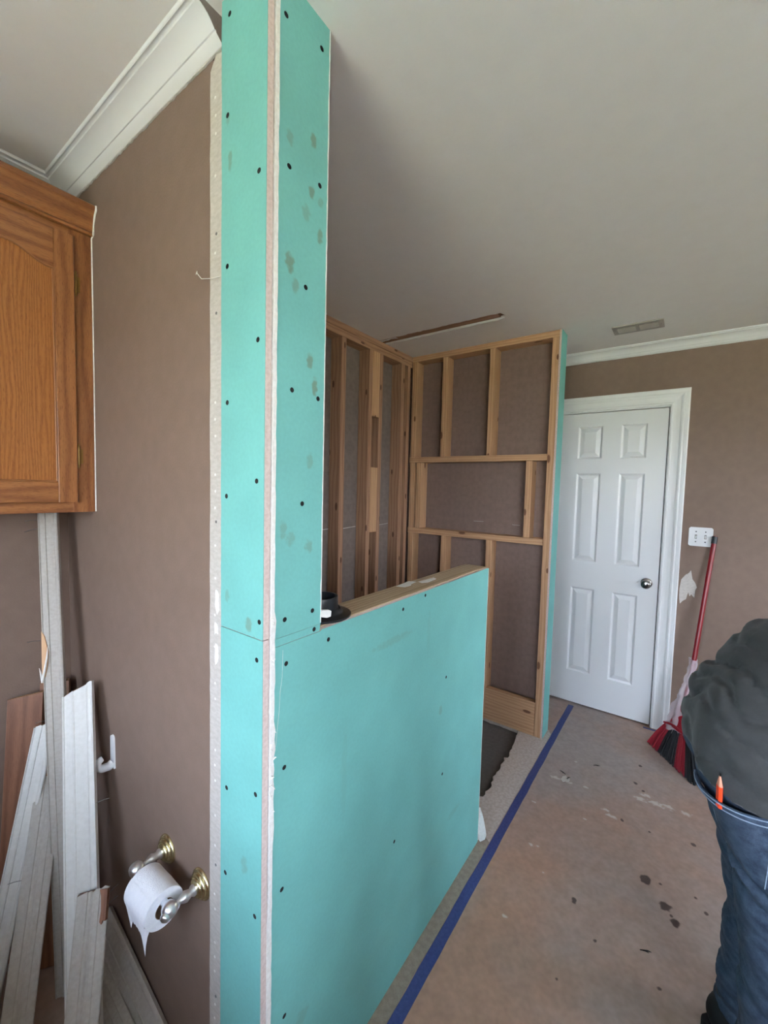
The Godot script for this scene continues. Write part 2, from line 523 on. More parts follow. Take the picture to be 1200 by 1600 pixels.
# stained slab: x from -0.6055 over 2.4 m, z from -3.2 over 2.8 m
func floor_tex() -> ImageTexture:
	var W = 768
	var HH = 896
	var n1 = noise(51, 0.9, 3)
	var n2 = noise(52, 5.0, 3)
	var n3 = noise(53, 38.0, 2)
	var n4 = noise(54, 14.0, 2)
	var drops = [[-0.051, -1.872, 0.017], [-0.002, -1.89, 0.006], [0.018, -1.794, 0.02], [0.036, -1.766, 0.007], [0.048, -1.745, 0.016], [-0.255, -1.617, 0.012], [0.105, -2.196, 0.009], [-0.162, -2.156, 0.008], [0.108, -1.904, 0.007], [-0.13, -2.658, 0.011], [-0.137, -2.482, 0.011], [-0.054, -2.158, 0.006], [0.139, -1.854, 0.007], [-0.169, -1.507, 0.006], [-0.245, -1.312, 0.006], [0.013, -1.476, 0.006], [-0.10, -2.44, 0.007]]
	var pale = [[-0.482, -2.267, 0.03], [-0.413, -2.272, 0.018], [-0.34, -2.288, 0.014], [-0.108, -2.369, 0.035], [-0.041, -2.378, 0.035], [0.01, -2.387, 0.03], [0.08, -2.39, 0.03], [-0.236, -2.18, 0.02], [-0.206, -2.155, 0.025], [-0.457, -1.762, 0.012], [-0.434, -1.772, 0.01], [-0.084, -2.414, 0.03], [-0.423, -2.476, 0.012], [-0.52, -2.02, 0.012], [-0.30, -2.06, 0.010], [-0.44, -1.40, 0.014], [-0.38, -1.66, 0.01]]
	return tex(W, HH, func(x, y):
		var u = -0.6055 + 2.4 * (x + 0.5) / W
		var z = -3.2 + 2.8 * (y + 0.5) / HH
		var t = clampf(0.5 + 0.75 * n1.get_noise_2d(u, z) + 0.25 * n2.get_noise_2d(u, z), 0, 1)
		# the stain took redder in one broad blotch by the tape
		t = clampf(t + 0.25 - 1.1 * exp(-(pow((u + 0.42) / 0.30, 2.0) + pow((z + 1.05) / 0.62, 2.0))), 0, 1)
		var c = Color(0.655, 0.510, 0.430).lerp(Color(0.605, 0.545, 0.515), t)
		var g = n3.get_noise_2d(u, z)
		var m = n4.get_noise_2d(u, z)
		c = c * (1.0 + 0.05 * g + 0.05 * m)
		for k in pale:
			var d = Vector2((u - k[0]) / k[2], (z - k[1]) / (k[2] * 0.6)).length() + 0.8 * g
			c = c.lerp(Color(0.80, 0.77, 0.74), 0.75 * smoothstep(1.0, 0.3, d))
		for k in drops:
			var d = Vector2((u - k[0]) / k[2], (z - k[1]) / (k[2] * 1.2)).length() + 0.55 * m + 0.3 * g
			c = c.lerp(Color(0.27, 0.20, 0.175), 0.92 * smoothstep(1.0, 0.72, d))
		return c)

# ------------------------------------------------------------------ shell
const DOWN_XZ := Basis(Vector3(1, 0, 0), Vector3(0, 0, 1), Vector3(0, -1, 0))   # local (x, y) = world (x, z), extruded downwards
const UP_XZ := Basis(Vector3(1, 0, 0), Vector3(0, 0, -1), Vector3(0, 1, 0))     # local (x, y) = world (x, -z), extruded upwards

func slab(called: String, m: Material, parent, pts: Array, top: float, thick: float):
	var s = begin()
	prism(s, PackedVector2Array(pts), Transform3D(DOWN_XZ, Vector3(0, top, 0)), thick)
	return commit(s, called, m, parent)

func build_shell():
	var fl = setting("floor", "brown stained slab floor with a pale mortar edge and a dark sunken shower base", "floor")
	slab("stained_slab", mats.floor, fl, [Vector2(-0.606, ZK), Vector2(XR, ZK), Vector2(XR, -3.2), Vector2(XW, -3.2), Vector2(XW, -2.72), Vector2(-0.66, -2.72), Vector2(-0.63, -2.70), Vector2(-0.606, -2.66)], 0.0, 0.12)
	slab("alcove_slab", mats.floor, fl, [Vector2(XW, ZK), Vector2(-0.606, ZK), Vector2(-0.606, -0.40), Vector2(-0.645, -0.44), Vector2(-0.645, -0.53), Vector2(XW, -0.53)], 0.0, 0.12)
	var edge = [Vector2(-0.606, -0.40), Vector2(-0.606, -2.66), Vector2(-0.63, -2.70), Vector2(-0.66, -2.72), Vector2(XW, -2.72), Vector2(XW, -2.585)]
	edge += ragged(Vector2(-1.2, -2.582), Vector2(-0.79, -2.582), 14, 0.006)
	edge += ragged(Vector2(-0.775, -2.56), Vector2(-0.738, -2.27), 12, 0.005)
	edge += ragged(Vector2(-0.752, -2.26), Vector2(-0.742, -2.02), 10, 0.008)
	edge += ragged(Vector2(-0.728, -2.00), Vector2(-0.735, -1.90), 5, 0.005)
	edge += [Vector2(-0.76, -1.885), Vector2(-0.80, -1.87), Vector2(-0.81, -1.60), Vector2(-0.77, -1.56), Vector2(-0.77, -0.66), Vector2(XW, -0.66), Vector2(XW, -0.53), Vector2(-0.645, -0.53), Vector2(-0.645, -0.44)]
	var ms = slab("mortar_edge", mats.concrete, fl, edge, 0.0, 0.12)
	ms.set_meta("label", "pale rough mortar edge")
	var ds = slab("dusty_strip", mats.dusty_floor, fl, ragged(Vector2(-0.604, -0.42), Vector2(-0.604, -1.66), 60, 0.0012) + [Vector2(-0.66, -1.70), Vector2(-0.66, -0.42)], 0.0025, 0.003)
	ds.set_meta("label", "dusty brownish strip along the half wall")
	var pan = box_part("shower_base", mats.mortar, fl, Vector3(XW, -0.12, -2.60), Vector3(-0.70, -0.024, -0.64), 0)
	pan.set_meta("label", "dark grey sunken shower base")
	var wl = box_part("wall_left", mats.paint, null, Vector3(XW - 0.12, -0.1, ZD - 0.2), Vector3(XW, H + 0.12, ZK + 0.12), 2)
	wl.set_meta("kind", "structure"); tag(wl, "brown painted wall behind the oak cabinet at far left", "wall")
	var wf = setting("wall_front", "brown painted wall with the white panel door in it", "wall")
	box_part("panel", mats.paint, wf, Vector3(XW - 0.1, -0.1, ZD - 0.12), Vector3(-0.757, H + 0.12, ZD))
	box_part("panel", mats.paint, wf, Vector3(-0.105, -0.1, ZD - 0.12), Vector3(XR + 0.1, H + 0.12, ZD))
	box_part("panel", mats.paint, wf, Vector3(-0.757, 2.062, ZD - 0.12), Vector3(-0.105, H + 0.12, ZD))
	box_part("backing", mats.dark, wf, Vector3(-0.9, -0.1, ZD - 0.16), Vector3(0.0, 2.2, ZD - 0.12))
	# bare paper where the paint came away beside the door casing
	var patch = [Vector2(0.042, 1.049), Vector2(0.047, 1.02), Vector2(0.052, 0.995), Vector2(0.066, 0.975), Vector2(0.076, 0.948), Vector2(0.069, 0.93), Vector2(0.067, 0.883), Vector2(0.059, 0.89), Vector2(0.051, 0.902), Vector2(0.043, 0.888), Vector2(0.035, 0.912), Vector2(0.027, 0.868), Vector2(0.012, 0.855), Vector2(-0.003, 0.834), Vector2(-0.008, 0.87), Vector2(-0.010, 0.925), Vector2(-0.004, 0.985), Vector2(0.018, 1.02), Vector2(0.030, 1.028)]
	var s = begin()
	prism(s, PackedVector2Array(patch), Transform3D(Basis(), Vector3(0, 0, ZD)), 0.0012)
	commit(s, "torn_patch", mats.bead, wf).set_meta("label", "pale torn paint patch")
	var wr = setting("wall_right", "brown painted side wall out of frame to the right around a window", "wall")
	var q = WIN2
	box_part("panel", mats.paint, wr, Vector3(XR, -0.1, ZD - 0.2), Vector3(XR + 0.12, H + 0.12, q[0]), 1)
	box_part("panel", mats.paint, wr, Vector3(XR, -0.1, q[1]), Vector3(XR + 0.12, H + 0.12, ZK + 0.12), 1)
	box_part("panel", mats.paint, wr, Vector3(XR, -0.1, q[0]), Vector3(XR + 0.12, q[2], q[1]), 2)
	box_part("panel", mats.paint, wr, Vector3(XR, q[3], q[0]), Vector3(XR + 0.12, H + 0.12, q[1]), 2)
	var w2 = setting("window_2", "white framed window in the right wall looking on to a hedge", "window")
	s = begin()
	for f in [[q[0], q[0] + 0.045, q[2], q[3]], [q[1] - 0.045, q[1], q[2], q[3]], [q[0], q[1], q[2], q[2] + 0.045], [q[0], q[1], q[3] - 0.045, q[3]], [(q[0] + q[1]) / 2 - 0.02, (q[0] + q[1]) / 2 + 0.02, q[2], q[3]]]:
		box(s, Vector3(XR + 0.05, f[2], f[0]), Vector3(XR + 0.10, f[3], f[1]), 1, 0.004)
	commit(s, "window_frame", mats.white, w2)
	box_part("pane", mats.glass, w2, Vector3(XR + 0.072, q[2] + 0.04, q[0] + 0.04), Vector3(XR + 0.078, q[3] - 0.04, q[1] - 0.04))
	box_part("window_sill", mats.white, w2, Vector3(XR - 0.03, q[2] - 0.02, q[0] - 0.04), Vector3(XR + 0.05, q[2], q[1] + 0.04), 2, 0.004)
	# clipped hedge close outside that window
	s = begin()
	var hn = noise(33, 2.2, 3)
	var hrows = []
	for i in 60:
		var z = lerpf(-3.6, 0.8, i / 59.0)
		var line = []
		for j in 24:
			var an = lerpf(PI, 0.0, j / 23.0)
			var c = Vector3(XR + 0.95 + cos(an) * 0.40, -0.25 + 1.35 * pow(sin(an), 0.25), z)
			line.append(c + Vector3(cos(an), sin(an), 0) * 0.10 * hn.get_noise_3d(c.x * 2.0, c.y * 2.0, c.z * 2.0))
		hrows.append(line)
	grid(s, hrows)
	var hg = commit(s, "hedge", plain(Color(0.20, 0.26, 0.13), 0.95), null)
	tag(hg, "clipped green hedge outside the window in the right wall", "hedge")
	s = begin()
	hrows = []
	for i in 60:
		var x = lerpf(0.75, 3.45, i / 59.0)
		var line = []
		for j in 24:
			var an = lerpf(PI, 0.0, j / 23.0)
			var c = Vector3(x, -0.25 + 1.30 * pow(sin(an), 0.25), ZK + 1.0 + cos(an) * 0.40)
			line.append(c + Vector3(0, sin(an), cos(an)) * 0.10 * hn.get_noise_3d(c.x * 2.0, c.y * 2.0, c.z * 2.0))
		hrows.append(line)
	grid(s, hrows)
	tag(commit(s, "hedge", plain(Color(0.20, 0.26, 0.13), 0.95), null), "clipped green hedge outside the wide window behind the counter", "hedge")
	# wall behind with the window that lights the room
	var wb = setting("wall_back", "brown painted wall behind the camera around a wide window", "wall")
	var edges = [XW - 0.1, WIN[0], WIN[1], WIN3[0], WIN3[1], XR + 0.1]
	for i in [0, 2, 4]:
		box_part("panel", mats.paint, wb, Vector3(edges[i], -0.1, ZK), Vector3(edges[i + 1], H + 0.12, ZK + 0.12))
	window_in_back_wall(wb, "window_1", "white framed window behind the camera looking on to a lawn", WIN)
	window_in_back_wall(wb, "window_3", "wide white framed window behind the camera over the counter", WIN3)
	var lawn = slab("ground", plain(Color(0.530, 0.535, 0.440), 0.95), null, [Vector2(-30, ZK + 0.13), Vector2(XR + 0.13, ZK + 0.13), Vector2(XR + 0.13, -20), Vector2(40, -20), Vector2(40, 45), Vector2(-30, 45)], -0.25, 0.05)
	lawn.set_meta("kind", "structure"); tag(lawn, "pale dry lawn outside the window behind the camera", "lawn")
	build_ceiling()
	# counter under the window: it shades the foot of the green walls
	var v = thing("vanity_cabinet", "oak vanity cabinet with a pale counter top under the window behind the camera", "cabinet", Vector3(0.5, 0, 0.9))
	box_part("carcass", mats.oak, v, Vector3(-1.10, 0.0, 0.45), Vector3(XR - 0.002, 0.86, ZK - 0.002), 0)
	box_part("counter_top", mats.white, v, Vector3(-1.13, 0.86, 0.42), Vector3(XR - 0.002, 0.895, ZK - 0.002), 0, 0.004)
	box_part("carcass", mats.oak, v, Vector3(0.52, 0.0, 0.10), Vector3(1.05, 0.88, 0.449), 2)
	box_part("counter_top", mats.white, v, Vector3(0.49, 0.88, 0.07), Vector3(1.08, 0.915, 0.419), 2, 0.004)
	for k in 5:
		if k == 2 or k == 3: continue
		var dx = -1.05 + k * 0.61
		var dd = box_part("cabinet_door", mats.oak_panel, v, Vector3(dx, 0.08, 0.432), Vector3(dx + 0.54, 0.82, 0.45), 1, 0.003)
		s = begin()
		lathe(s, [Vector2(0.006, 0.0), Vector2(0.006, 0.01), Vector2(0.014, 0.016), Vector2(0.012, 0.024), Vector2(0, 0.026)], facing(Vector3(dx + 0.49, 0.70, 0.432), Vector3(0, 0, -1)), 14)
		commit(s, "knob", mats.old_brass, dd)

const WIN := [-0.82, 0.12, 0.95, 2.00]      # window behind the camera: x from, x to, y from, y to
const WIN2 := [-2.75, -1.75, 0.95, 2.05]   # window in the right wall: z from, z to, y from, y to
const WIN3 := [0.90, 3.02, 0.95, 2.28]     # wide window behind to the right, over the counter

func window_in_back_wall(wb, called: String, label: String, w: Array):
	box_part("panel", mats.paint, wb, Vector3(w[0], -0.1, ZK), Vector3(w[1], w[2], ZK + 0.12), 0)
	box_part("panel", mats.paint, wb, Vector3(w[0], w[3], ZK), Vector3(w[1], H + 0.12, ZK + 0.12), 0)
	var win = setting(called, label, "window")
	var s = begin()
	for f in [[w[0], w[0] + 0.045, w[2], w[3]], [w[1] - 0.045, w[1], w[2], w[3]], [w[0], w[1], w[2], w[2] + 0.045], [w[0], w[1], w[3] - 0.045, w[3]], [(w[0] + w[1]) / 2 - 0.02, (w[0] + w[1]) / 2 + 0.02, w[2], w[3]]]:
		box(s, Vector3(f[0], f[2], ZK + 0.05), Vector3(f[1], f[3], ZK + 0.10), 0, 0.004)
	commit(s, "window_frame", mats.white, win)
	box_part("pane", mats.glass, win, Vector3(w[0] + 0.04, w[2] + 0.04, ZK + 0.072), Vector3(w[1] - 0.04, w[3] - 0.04, ZK + 0.078))
	box_part("window_sill", mats.white, win, Vector3(w[0] - 0.04, w[2] - 0.02, ZK - 0.03), Vector3(w[1] + 0.04, w[2], ZK + 0.05), 0, 0.004)

func build_ceiling():
	var c = setting("ceiling", "pale plaster ceiling with a torn slot above the shower", "ceiling")
	var z1 = ZK + 0.12
	var z0 = ZD - 0.12
	var s = begin()
	var up = Transform3D(UP_XZ, Vector3(0, H, 0))
	var a = [Vector2(XW, -z1), Vector2(XR, -z1), Vector2(XR, 2.172)]
	a.append(Vector2(-0.853, 2.172))
	a += ragged(Vector2(-0.86, 2.174), Vector2(-1.70, 2.174), 40, 0.004)
	a.append(Vector2(XW, 2.172))
	prism(s, PackedVector2Array(a), up, 0.016)
	var b = [Vector2(XW, -z0), Vector2(XR, -z0), Vector2(XR, 2.172), Vector2(-0.853, 2.172), Vector2(-0.842, 2.21), Vector2(-0.853, 2.247)]
	b += ragged(Vector2(-0.86, 2.249), Vector2(-1.70, 2.249), 40, 0.005)
	b.append(Vector2(XW, 2.249))
	prism(s, PackedVector2Array(b), up, 0.016)
	commit(s, "plasterboard", mats.ceiling, c)
	# torn white paper along the slot, sagging a little below the board
	s = begin()
	var p = ragged(Vector2(-1.62, 2.251), Vector2(-0.88, 2.251), 30, 0.003) + ragged(Vector2(-0.88, 2.259), Vector2(-1.62, 2.257), 40, 0.004)
	prism(s, PackedVector2Array(p), Transform3D(UP_XZ, Vector3(0, H - 0.003, 0)), 0.002)
	p = ragged(Vector2(-1.66, 2.178), Vector2(-1.52, 2.176), 6, 0.003) + ragged(Vector2(-1.52, 2.19), Vector2(-1.66, 2.194), 6, 0.008)
	prism(s, PackedVector2Array(p), Transform3D(UP_XZ, Vector3(0, H - 0.002, 0)), 0.002)
	commit(s, "torn_paper", mats.paper_white, c)
	box_part("joist", mats.pine_old, c, Vector3(-1.74, H + 0.006, -2.243), Vector3(-0.875, H + 0.095, -2.181), 0, 0.002)
	box_part("joist", mats.pine_old, c, Vector3(-0.90, H + 0.02, -2.30), Vector3(-0.84, H + 0.10, -2.12), 2, 0.002)
	box_part("attic_deck", mats.pine_old, c, Vector3(XW - 0.12, H + 0.10, z0 - 0.05), Vector3(XR + 0.12, H + 0.13, z1), 0)

# ------------------------------------------------------------------ green boards
# outline in local (u, v) with the face at local z = 0 looking along +z
func green_board(parent, called: String, outline: Array, xf: Transform3D, thick: float, m: Material, screws: Array):
	var s = begin()
	prism(s, PackedVector2Array(outline), xf.translated_local(Vector3(0, 0, -0.0012)), 0.0012)
	var o = commit(s, called, m, parent)
	s = begin()
	prism(s, PackedVector2Array(outline), xf.translated_local(Vector3(0, 0, -thick)), thick - 0.0013)
	commit(s, "gypsum_core", mats.gypsum, o)
	for k in screws:
		s = begin()
		lathe(s, [Vector2(0, 0.0002), Vector2(0.0030, 0.0003), Vector2(0.0046, 0.0004), Vector2(0.0052, 0.0001)], xf * Transform3D(Basis(Vector3(1, 0, 0), Vector3(0, 0, 1), Vector3(0, -1, 0)), Vector3(k[0], k[1], 0)), 10)
		commit(s, "screw", mats.screw, o)
	return o

func build_wing_wall():
	var w = setting("wall_wing", "full height alcove wall, brown paint on its face, green board on its end", "wall")
	# painted face
	var s = begin()
	var face = [Vector2(XW, -0.02), Vector2(-0.851, -0.02)]
	face += ragged(Vector2(-0.851, 0.0), Vector2(-0.852, 2.36), 60, 0.0009)
	face += [Vector2(-0.846, 2.38), Vector2(-0.84, H), Vector2(XW, H)]
	prism(s, PackedVector2Array(face), Transform3D(Basis(), Vector3(0, 0, ZB - 0.0127)), 0.0127)
	commit(s, "painted_board", mats.paint, w).set_meta("label", "brown painted face")
	# corner strip with its nail holes
	s = begin()
	var strip = [Vector2(-0.8515, -0.02), Vector2(-0.785, -0.02), Vector2(-0.785, 2.385), Vector2(-0.80, 2.392), Vector2(-0.812, 2.378), Vector2(-0.83, 2.384)]
	strip += ragged(Vector2(-0.851, 2.36), Vector2(-0.853, 0.0), 70, 0.0013)
	prism(s, PackedVector2Array(strip), Transform3D(Basis(), Vector3(0, 0, ZB - 0.012)), 0.0165)
	var st = commit(s, "corner_strip", mats.bead, w)
	st.set_meta("label", "greyish corner strip with nail holes")
	s = begin()
	var y := 0.06
	while y < 2.35:
		for k in 3:
			var yy = y + k * 0.036
			if rng.randf() < 0.75:
				lathe(s, [Vector2(0, 0.0008), Vector2(0.0026, 0.0006), Vector2(0.0032, 0.0)], facing(Vector3(-0.832 + rng.randf_range(-0.0015, 0.0015), yy, ZB + 0.0045), Vector3(0, 0, 1)), 8)
		y += 0.155
	commit(s, "filled_hole", mats.paper_white, st).set_meta("kind", "stuff")
	for yy in [2.03, 1.868, 1.425, 0.635, 0.31]:
		s = begin()
		lathe(s, [Vector2(0, 0.0014), Vector2(0.0026, 0.0012), Vector2(0.0034, 0.0)], facing(Vector3(-0.828, yy, ZB + 0.0045), Vector3(0, 0, 1)), 8)
		commit(s, "nail_head", mats.steel, st)
	# crumbly filler lumps where the boards meet
	s = begin()
	for k in [[-0.826, 1.19, 0.02], [-0.822, 1.25, 0.03], [-0.824, 1.13, 0.028], [-0.80, 1.90, 0.02], [-0.795, 1.845, 0.016]]:
		var pl = []
		for j in 9:
			var aa = TAU * j / 9
			var rr = rng.randf_range(0.55, 1.0)
			pl.append(Vector2(k[0] + cos(aa) * 0.009 * rr, k[1] + sin(aa) * k[2] * rr))
		prism(s, PackedVector2Array(pl), Transform3D(Basis(), Vector3(0, 0, ZB + 0.004)), rng.randf_range(0.002, 0.005))
	commit(s, "filler", mats.paper_white, w)
	# boards on the end that look towards the camera
	var fz = Transform3D(Basis(), Vector3(0, 0, ZG))
	var smL = [[-0.69, 1.232, 0.010, 0.018, 0.5], [-0.674, 1.193, 0.012, 0.016, 0.5], [-0.755, 2.136, 0.007, 0.022, 0.45], [-0.763, 2.215, 0.006, 0.012, 0.3], [-0.762, 1.277, 0.008, 0.014, 0.3]]
	var screwsL = [[-0.758, 2.404], [-0.764, 2.223], [-0.666, 2.081], [-0.764, 1.939], [-0.666, 1.779], [-0.763, 1.672], [-0.667, 1.515], [-0.765, 1.483], [-0.656, 1.243]]
	var xl = -0.784
	green_board(w, "green_board", [Vector2(xl, 1.2085), Vector2(XC, 1.2085), Vector2(XC, H)] + ragged(Vector2(xl, H), Vector2(xl, 1.21), 40, 0.0008), fz, 0.015, green_mat(0.16, 1.26, 61, smL, -0.80, 1.19), screwsL)
	green_board(w, "green_board", [Vector2(xl, -0.02), Vector2(XC, -0.02), Vector2(XC, 1.2068), Vector2(xl, 1.2068)], fz, 0.015, green_mat(0.16, 1.26, 62, [[-0.7, 0.72, 0.012, 0.02, 0.3]], -0.80, -0.02), [[-0.663, 1.166], [-0.762, 0.86], [-0.664, 0.891], [-0.766, 0.666], [-0.664, 0.632]])
	# boards on the side towards the passage
	var fx = Transform3D(Basis(Vector3(0, 0, -1), Vector3(0, 1, 0), Vector3(1, 0, 0)), Vector3(XC, 0, 0))    # local u = -z
	var smR = [[0.615, 2.098, 0.008, 0.014, 0.6], [0.56, 1.938, 0.012, 0.02, 0.6], [0.64, 2.023, 0.008, 0.018, 0.55], [0.616, 1.766, 0.01, 0.016, 0.6], [0.631, 1.715, 0.008, 0.02, 0.65], [0.558, 2.165, 0.01, 0.014, 0.35], [0.618, 2.198, 0.009, 0.015, 0.6], [0.60, 2.05, 0.012, 0.016, 0.3], [0.575, 1.90, 0.01, 0.015, 0.4], [0.64, 2.09, 0.008, 0.012, 0.3], [0.62, 1.56, 0.01, 0.02, 0.3], [0.55, 1.42, 0.01, 0.02, 0.3], [0.62, 1.38, 0.012, 0.014, 0.35], [0.57, 1.40, 0.012, 0.014, 0.3]]
	var u1 = -ZW
	var up = [Vector2(0.530, 1.203)] + ragged(Vector2(u1 - 0.002, 1.203), Vector2(u1, H), 50, 0.0008) + [Vector2(0.5235, H)] + ragged(Vector2(0.527, 2.42), Vector2(0.530, 1.22), 60, 0.0012)
	green_board(w, "green_board", up, fx, 0.0127, green_mat(0.16, 1.26, 63, smR, 0.52, 1.19), [[0.545, 2.371], [0.637, 2.387], [0.556, 2.112], [0.637, 2.123], [0.602, 1.907], [0.569, 1.697], [0.641, 1.693], [0.600, 1.471], [0.557, 1.237], [0.634, 1.238]])
	var band = green_board(w, "green_strip", [Vector2(0.532, 1.1865), Vector2(0.657, 1.1865), Vector2(0.659, 1.2022), Vector2(0.532, 1.2022)], fx, 0.0118, green_mat(0.16, 0.1, 64, [], 0.52, 1.15), [[0.640, 1.195]])
	band.set_meta("label", "narrow filler strip of green board")
	paper_rim(w, fx, u1 - 0.0015, 1.205, H)
	# white paper edge beside the corner joint, torn in places
	s = begin()
	var e = []
	for i in 121:
		var yy = lerpf(0.0, H, i / 120.0)
		var torn = 0.0 if yy > 1.25 or yy < 0.72 else 0.0045
		e.append(Vector2(0.5298 + rng.randf_range(-0.0008, 0.0012) + absf(rng.randf_range(0.0, torn)), yy))
	for i in 121:
		var yy = lerpf(H, 0.0, i / 120.0)
		e.append(Vector2((0.5212 if yy > 0.62 else 0.5184) + rng.randf_range(-0.0004, 0.0004), yy))
	prism(s, PackedVector2Array(e), fx.translated_local(Vector3(0, 0, -0.012)), 0.0136)
	commit(s, "paper_edge", mats.paper_white, w).set_meta("label", "white torn paper edge at the corner joint")
	s = begin()
	for k in 26:
		var yy = rng.randf_range(0.84, 1.06) if k < 20 else rng.randf_range(1.15, 1.3)
		var at = fx * Vector3(0.5215 + rng.randf_range(0.0, 0.009), yy, 0.001)
		var d = Vector3(rng.randf_range(0.002, 0.006), rng.randf_range(-0.01, 0.01), rng.randf_range(-0.006, 0.006))
		tube(s, [at, at + d * 0.6 + Vector3(0, 0.002, 0), at + d], [0.0012, 0.0014, 0.0004], 5)
	commit(s, "paper_crumb", mats.paper_white, w).set_meta("kind", "stuff")
	# framing behind
	for x in [-0.70, -1.08, -1.46]:
		box_part("stud", mats.pine, w, Vector3(x - 0.019, 0.0, ZW + 0.013), Vector3(x + 0.019, H - 0.002, ZB - 0.013), 1, 0.002)
	box_part("stud", mats.pine, w, Vector3(-0.843, 0.0, ZB - 0.05), Vector3(-0.80, H - 0.002, ZB - 0.0135), 1, 0.002)

# frayed white paper along the cut edge of a board, from v0 to v1
func paper_rim(w, fx: Transform3D, u: float, v0: float, v1: float):
	var s = begin()
	var e = []
	var n = int((v1 - v0) * 70.0)
	for i in n + 1:
		e.append(Vector2(u - 0.0022 + rng.randf_range(-0.0009, 0.0009), lerpf(v0, v1, float(i) / n)))
	e += [Vector2(u + 0.0004, v1), Vector2(u + 0.0004, v0)]
	prism(s, PackedVector2Array(e), fx, 0.0004)
	commit(s, "frayed_edge", mats.paper_white, w)

func build_half_wall():
	var w = setting("wall_half", "half height green board wall with a wooden cap beside the shower", "wall")
	var fx = Transform3D(Basis(Vector3(0, 0, -1), Vector3(0, 1, 0), Vector3(1, 0, 0)), Vector3(XC, 0, 0))
	var o = [Vector2(0.530, 0.004), Vector2(1.630, 0.004)] + ragged(Vector2(1.634, 0.01), Vector2(1.632, 1.188), 40, 0.0012) + [Vector2(0.665, 1.188), Vector2(0.66, 1.185), Vector2(0.530, 1.1855)]
	var scuffs = [[1.25, 0.75, 0.012, 0.02, 0.3], [0.95, 1.08, 0.10, 0.012, 0.18], [1.15, 1.05, 0.010, 0.08, 0.08], [0.75, 0.80, 0.012, 0.12, 0.07], [1.38, 0.30, 0.05, 0.015, 0.12], [0.62, 0.30, 0.02, 0.02, 0.2]]
	green_board(w, "green_board", o, fx, 0.0127, green_mat(1.16, 1.22, 65, scuffs, 0.50, -0.01), [[0.562, 1.144], [0.686, 1.159], [0.996, 1.159], [1.283, 0.854], [0.56, 0.924], [0.983, 0.463], [0.557, 0.658], [1.279, 0.505], [0.568, 0.358], [1.121, 1.175]])
	paper_rim(w, fx, 1.6335, 0.01, 1.187)
	# a thin crack in the facing below the joint
	var s = begin()
	tube(s, [fx * Vector3(0.553, 1.175, 0), fx * Vector3(0.552, 1.12, 0), fx * Vector3(0.547, 1.09, 0), fx * Vector3(0.545, 1.05, 0), fx * Vector3(0.541, 1.02, 0), fx * Vector3(0.537, 0.98, 0)], 0.0004, 4)
	commit(s, "cracked_line", mats.paper_white, w)
	var x1 = XC - 0.0128
	var cap = box_part("cap_plate", mats.pine_cap, w, Vector3(x1 - 0.092, 1.153, -1.636), Vector3(x1, 1.191, -0.665), 2, 0.002)
	cap.set_meta("label", "weathered wooden cap plate")
	box_part("cap_plate", mats.pine, w, Vector3(x1 - 0.090, 1.114, -1.634), Vector3(x1, 1.152, -0.665), 2, 0.002)
	box_part("bottom_plate", mats.pine, w, Vector3(x1 - 0.090, 0.0, -1.634), Vector3(x1, 0.038, -0.665), 2, 0.002)
	for z in [-0.69, -1.0, -1.30, -1.614]:
		box_part("stud", mats.pine, w, Vector3(x1 - 0.090, 0.039, z - 0.019), Vector3(x1, 1.113, z + 0.019), 1, 0.002)
	for k in [[[Vector2(-0.742, 1.10), Vector2(-0.752, 1.19), Vector2(-0.728, 1.20), Vector2(-0.722, 1.16), Vector2(-0.712, 1.14), Vector2(-0.716, 1.11)]], [[Vector2(-0.722, 1.205), Vector2(-0.716, 1.30), Vector2(-0.698, 1.285), Vector2(-0.694, 1.22), Vector2(-0.706, 1.20)]]]:
		s = begin()
		var pl = PackedVector2Array()
		for q in k[0]:
			pl.append(q)
		prism(s, pl, Transform3D(UP_XZ, Vector3(0, 1.1912, 0)), 0.0008)
		commit(s, "torn_label", mats.paper_white, cap)
	# ragged piece of white paper sticking out past the end, low down
	s = begin()
	var rows = []
	for i in 9:
		var t = i / 8.0
		var yy = lerpf(0.150, 0.006, t)
		var wd = [0.003, 0.014, 0.021, 0.024, 0.026, 0.030, 0.034, 0.030, 0.012][i]
		var line = []
		for j in 5:
			var f = j / 4.0
			line.append(Vector3(XC - 0.001 + wd * f, yy, -1.638 - 0.004 * sin(f * 3.0 + i) - 0.003 * f))
		rows.append(line)
	grid(s, rows)
	for line in rows:
		for j in line.size():
			line[j] += Vector3(0, 0, -0.0015)
	grid(s, rows, false, true)
	commit(s, "torn_paper", mats.paper_white, w).set_meta("label", "ragged white paper sticking out at the bottom end")

